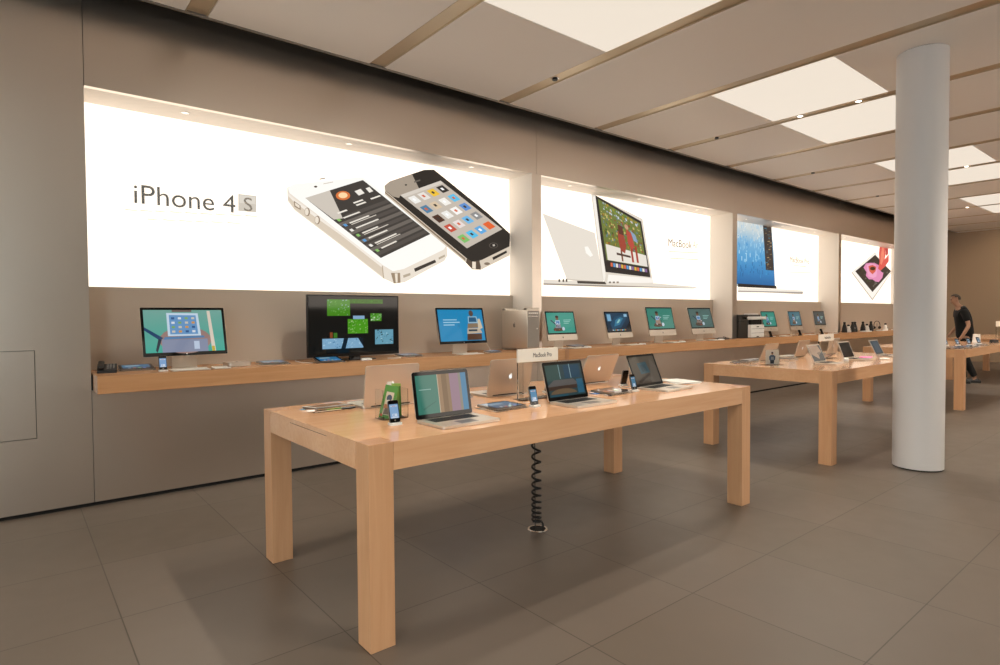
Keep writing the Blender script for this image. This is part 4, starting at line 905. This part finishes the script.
bm = B(); box(bm, -.075, .075, -.008, -.004, .0, .165, .001); box(bm, -.075, .075, .01, .014, 0, .165, .001); box(bm, -.1, .1, -.05, .06, 0, .004, .001); obj('acrylic_box', bm, 'acrylic', t)
t2 = thing('photo_card', 'card with a picture of a standing person on the middle table', 'card', (6.432, 3.161, TH+.006), R(-38))
bm = B(); box(bm, -.07, .07, -.003, .003, 0, .155); obj('card', bm, 'paper', t2)
picture('picture', [('#ece4d6', rc(0, 0, 1, 1)), ('#33404e', [(.32, .02), (.62, .02), (.64, .3), (.3, .3)]), ('#4f6880', [(.25, .28), (.7, .28), (.74, .55), (.6, .66), (.36, .66), (.22, .55)]), ('#9aa4ac', [(.36, .3), (.62, .3), (.6, .52), (.38, .52)]), ('#b98a6c', ell(.48, .76, .08, .09)), ('#3a2c24', ell(.48, .83, .085, .055))],
        'print', t2, lambda a, b_: (-.068+a*.136, -.0034, .004+b_*.147), step=.00005)
tablet('tablet on clear acrylic at the left end of the middle table', 6.50, 3.52, TH, R(180), [('#4a4a48', rc(0, 0, 1, 1))], case='white_gloss')
tablet('white tablet on clear acrylic behind the photo card', 7.28, 3.42, TH, R(180), [('#4a4a48', rc(0, 0, 1, 1))], case='white_gloss')
bm = B(); box(bm, -.085, .085, -.028, .028, 0, .045, .012, 3); tag(obj('white_box', bm, 'white', None, (7.40, 2.78, TH), R(20), smooth=True), 'small white rounded box between the two nearer small laptops', 'box')
bm = B(); slab(bm, .19, .12, .006, 0, .008); slab(bm, .17, .1, .006, .008, .0095); tag(obj('pink_tablet', bm, pmat('pink_card', '#f08cc0', .4, emis='#f070b8', es=.35), None, (8.33, 2.90, TH), R(10)), 'small tablet with bright pink screen on the middle table', 'tablet')
mouse('white mouse left of the pink screen on the middle table', 8.12, 2.62, TH, R(30), None)
bm = B(); tube(bm, smooth_path([(7.32, 3.6, .788), (7.36, 3.55, .74), (7.5, 3.55, .73), (7.62, 3.6, .76), (7.7, 3.62, .788)], 8), .008, 6); rel(bm, (7.32, 3.6, .788)); tag(obj('cable', bm, 'black', None, (7.32, 3.6, .788)), 'black cables sagging under the middle table', 'cable')

# ------------------------------------------------------------------ third table: phones on docks and tablets
for x_, y_, l_ in [(12.3, 3.04, 'leftmost dock, touching the column edge'), (12.42, 2.91, 'second dock from the column'), (12.85, 2.85, 'third dock from the column'), (13.35, 2.82, 'rightmost dock')]:
    phone('small smartphone standing on the far table, %s' % l_, x_, y_, TH, R(-35), scr_phone('#5f7f90'), cable=False, lean=25)
for i, (x_, y_, l_) in enumerate([(11.36, 2.68, 'nearest the column'), (11.42, 2.90, 'just behind the nearest one'), (11.70, 2.66, 'second along the front edge'), (12.1, 2.66, 'third along the front edge'), (12.7, 2.66, 'last along the front edge')]):
    tablet('tablet lying flat on the far table, %s' % l_, x_, y_, TH, R(3*i), scr_pad('#46525a'), case='black_gloss' if i != 1 else 'white_gloss')
t = thing('accessory_stand', 'small white tapered stand at the back of the far table', 'stand', (13.9, 2.98, TH))
bm = B(); prism(bm, rrect(.14, .12, .04), 0, .14, inset_top=.18); obj('body', bm, 'white', t, smooth=True)
bm = B(); slab(bm, .12, .1, .03, .14, .155); obj('cap', bm, 'paper', t)
t = thing('speaker_dock', 'black low speaker dock on the far table near the right edge', 'speaker', (13.98, 2.74, TH), R(-40))
bm = B(); prism(bm, rrect(.15, .08, .035), 0, .055, inset_top=.12); obj('body', bm, 'black', t, smooth=True)
bm = B(); slab(bm, .07, .04, .012, .055, .062); obj('top', bm, 'alu_dark', t)
sign('clear sign with white banner on the farthest table at the right edge', 17.2, 3.2, TH, w=.42, h=.36, bh=.12, txt='iPhone', yaw=R(-30))

# ------------------------------------------------------------------ person
def skin(name, chain, mat, parent, sub=1):
    """chain: list of (index parent, (x,y,z), radius)"""
    me = bpy.data.meshes.new(name); vs = [c[1] for c in chain]; es = [(c[0], i) for i, c in enumerate(chain) if c[0] is not None]
    me.from_pydata(vs, es, []); me.materials.append(M[mat])
    o = bpy.data.objects.new(name, me); COL.objects.link(o); o.parent = parent
    md = o.modifiers.new('skin', 'SKIN'); md.use_smooth_shade = True
    for i, c in enumerate(chain):
        r_ = c[2] if isinstance(c[2], tuple) else (c[2], c[2]); me.skin_vertices[0].data[i].radius = r_
        me.skin_vertices[0].data[i].use_root = (i == 0)
    ms = o.modifiers.new('sub', 'SUBSURF'); ms.levels = sub; ms.render_levels = sub+1
    return o
# facing local -y... the figure looks to its left in the photo (towards -u): local +x is forward
H = Vector((15.4, 3.50, 0))
pr = thing('person', 'bald person in black short-sleeved clothes walking leftwards by the far wall', 'person', H, R(118))
body = [(None, (0, 0, .98), (.12, .1)), (0, (0, 0, 1.14), (.125, .1)), (1, (.03, 0, 1.34), (.13, .1)), (2, (.07, 0, 1.53), (.11, .085)), (3, (.125, 0, 1.615), .052), (4, (.16, 0, 1.66), .054),
        (5, (.185, 0, 1.72), (.07, .078)), (6, (.185, 0, 1.785), (.068, .076)), (7, (.175, 0, 1.83), (.04, .045)),
        (3, (.07, .16, 1.52), .055), (9, (.03, .21, 1.36), .045), (10, (.0, .24, 1.2), .04), (11, (.07, .25, 1.06), .034), (12, (.12, .245, .97), .025), (13, (.15, .24, .92), .032),
        (3, (.07, -.16, 1.52), .055), (15, (.05, -.21, 1.36), .045), (16, (.05, -.235, 1.2), .04), (17, (.15, -.23, 1.08), .034), (18, (.21, -.215, 1.0), .025), (19, (.245, -.205, .96), .032),
        (0, (.0, .08, .9), .075), (21, (.1, .1, .52), .055), (22, (.06, .1, .32), .048), (23, (.02, .1, .09), .034), (24, (.1, .1, .04), .034),
        (0, (.0, -.08, .9), .075), (26, (-.04, -.1, .52), .055), (27, (-.12, -.1, .32), .048), (28, (-.22, -.1, .1), .034), (29, (-.15, -.1, .04), .034),
        (6, (.258, 0, 1.705), .018)]
bo = skin('body', body, 'person_skin', pr)
for sy, hx in ((1, Vector((.15, .24, .92))), (-1, Vector((.245, -.205, .96)))):
    for f in range(4):
        o_ = Vector((0, sy*(-.03+.02*f), 0)) + hx; ln = [.07, .08, .075, .06][f]
        skin('finger', [(None, tuple(o_), .01), (0, tuple(o_+Vector((.01, 0, -ln*.5))), .009), (1, tuple(o_+Vector((.03, 0, -ln))), .008)], 'person_skin', pr, 0)
    skin('thumb', [(None, tuple(hx+Vector((.02, -sy*.02, .02))), .011), (0, tuple(hx+Vector((.045, -sy*.03, -.005))), .01), (1, tuple(hx+Vector((.055, -sy*.03, -.035))), .009)], 'person_skin', pr, 0)
skin('shirt', [(None, (0, 0, .86), (.18, .165)), (0, (0, 0, 1.12), (.165, .14)), (1, (.03, 0, 1.34), (.17, .14)), (2, (.065, 0, 1.51), (.15, .115)), (3, (.11, 0, 1.6), (.075, .07)),
               (3, (.07, .17, 1.515), .08), (5, (.035, .21, 1.37), .07), (6, (.015, .23, 1.28), .064), (3, (.07, -.17, 1.515), .08), (8, (.055, -.21, 1.37), .07), (9, (.05, -.23, 1.28), .064)], 'cloth_black', pr)
skin('trousers', [(None, (0, 0, .97), (.18, .15)), (0, (0, .09, .86), .11), (1, (.1, .1, .52), .082), (2, (.06, .1, .32), .074), (3, (.025, .1, .1), .064), (0, (0, -.09, .86), .11), (5, (-.04, -.1, .52), .082), (6, (-.12, -.1, .32), .074), (7, (-.21, -.1, .12), .064)], 'cloth_black', pr)
for sy, x_ in ((1, .06), (-1, -.18)):
    bm = B(); prism(bm, rrect(.28, .1, .045), 0, .05); vs = prism(bm, rrect(.26, .09, .04), .05, .09, inset_top=.3); bmesh.ops.translate(bm, vec=(x_, sy*.11, 0), verts=bm.verts); obj('shoe', bm, 'shoe', pr, smooth=True)
bm = B(); bmesh.ops.create_uvsphere(bm, u_segments=20, v_segments=12, radius=1)
for v in list(bm.verts):
    if v.co.z < -.05-(v.co.x*-.5): pass
bmesh.ops.delete(bm, geom=[v for v in bm.verts if v.co.z < .05+v.co.x*.55], context='VERTS')
bmesh.ops.transform(bm, matrix=Matrix.Translation((.172, 0, 1.765)) @ Matrix.Diagonal((.098, .084, .096, 1)), verts=bm.verts); obj('hair', bm, 'hair', pr, smooth=True)
for sy in (-1, 1):
    bm = B(); bmesh.ops.create_uvsphere(bm, u_segments=10, v_segments=6, radius=.011); bmesh.ops.translate(bm, vec=(.25, sy*.03, 1.74), verts=bm.verts); obj('eye', bm, 'black', pr)
    bm = B(); bmesh.ops.create_uvsphere(bm, u_segments=10, v_segments=6, radius=1); bmesh.ops.transform(bm, matrix=Matrix.Translation((.17, sy*.078, 1.72)) @ Matrix.Diagonal((.02, .01, .032, 1)), verts=bm.verts); obj('ear', bm, 'person_skin', pr, smooth=True)
bm = B(); box(bm, .236, .248, -.022, .022, 1.668, 1.675, .002); obj('mouth', bm, 'hair', pr)

# ------------------------------------------------------------------ light
def lamp(name, typ, loc, energy, col=(1, 1, 1), size=.1, **k):
    d = bpy.data.lights.new(name, typ); d.energy = energy; d.color = col
    if typ == 'AREA': d.shape = 'RECTANGLE'; d.size = size; d.size_y = k.get('sy', size)
    elif typ in ('SPOT', 'POINT'): d.shadow_soft_size = size
    if typ == 'SPOT': d.spot_size = k.get('cone', R(60)); d.spot_blend = .6
    o = bpy.data.objects.new(name, d); COL.objects.link(o); o.location = loc
    if 'to' in k: o.rotation_euler = (Vector(k['to'])-Vector(loc)).to_track_quat('-Z', 'Y').to_euler()
    return o
for sx_ in (-1.99, 2.81, 7.61, 12.41, 17.2):
    for sy_ in (3.406, 2.75, .3, -.35):
        lamp('ceiling_spotlight_beam', 'SPOT', (sx_, sy_, ZC-.03), 118, (1, .9, .76), .05, cone=R(125))
lamp('far_wall_spotlight', 'SPOT', (20.0, 1.8, ZC-.05), 260, (1, .82, .6), .08, cone=R(95), to=(22.4, 2.9, 2.0))
w = bpy.data.worlds.new('World'); bpy.context.scene.world = w; w.use_nodes = True
bg = w.node_tree.nodes['Background']; bg.inputs['Color'].default_value = (.86, .93, 1., 1); bg.inputs['Strength'].default_value = 7.5
for ax, a, b_ in GL:
    if ax == 'Y': o = lamp('window_portal', 'AREA', (XW0-.15, (a+b_)/2, 1.84), 1, size=3.52, sy=b_-a); o.rotation_euler = (0, R(-90), 0)
    else: o = lamp('window_portal', 'AREA', ((a+b_)/2, YR-.15, 1.84), 1, size=b_-a, sy=3.52); o.rotation_euler = (R(90), 0, 0)
    o.data.cycles.is_portal = True
sc = bpy.context.scene
sc.view_settings.view_transform = 'Standard'; sc.view_settings.look = 'None'; sc.view_settings.gamma = 1; sc.view_settings.use_curve_mapping = False
sc.view_settings.exposure = 0.12
sc.cycles.max_bounces = 10; sc.cycles.transparent_max_bounces = 12; sc.cycles.sample_clamp_indirect = 6
sc.cycles.use_denoising = True
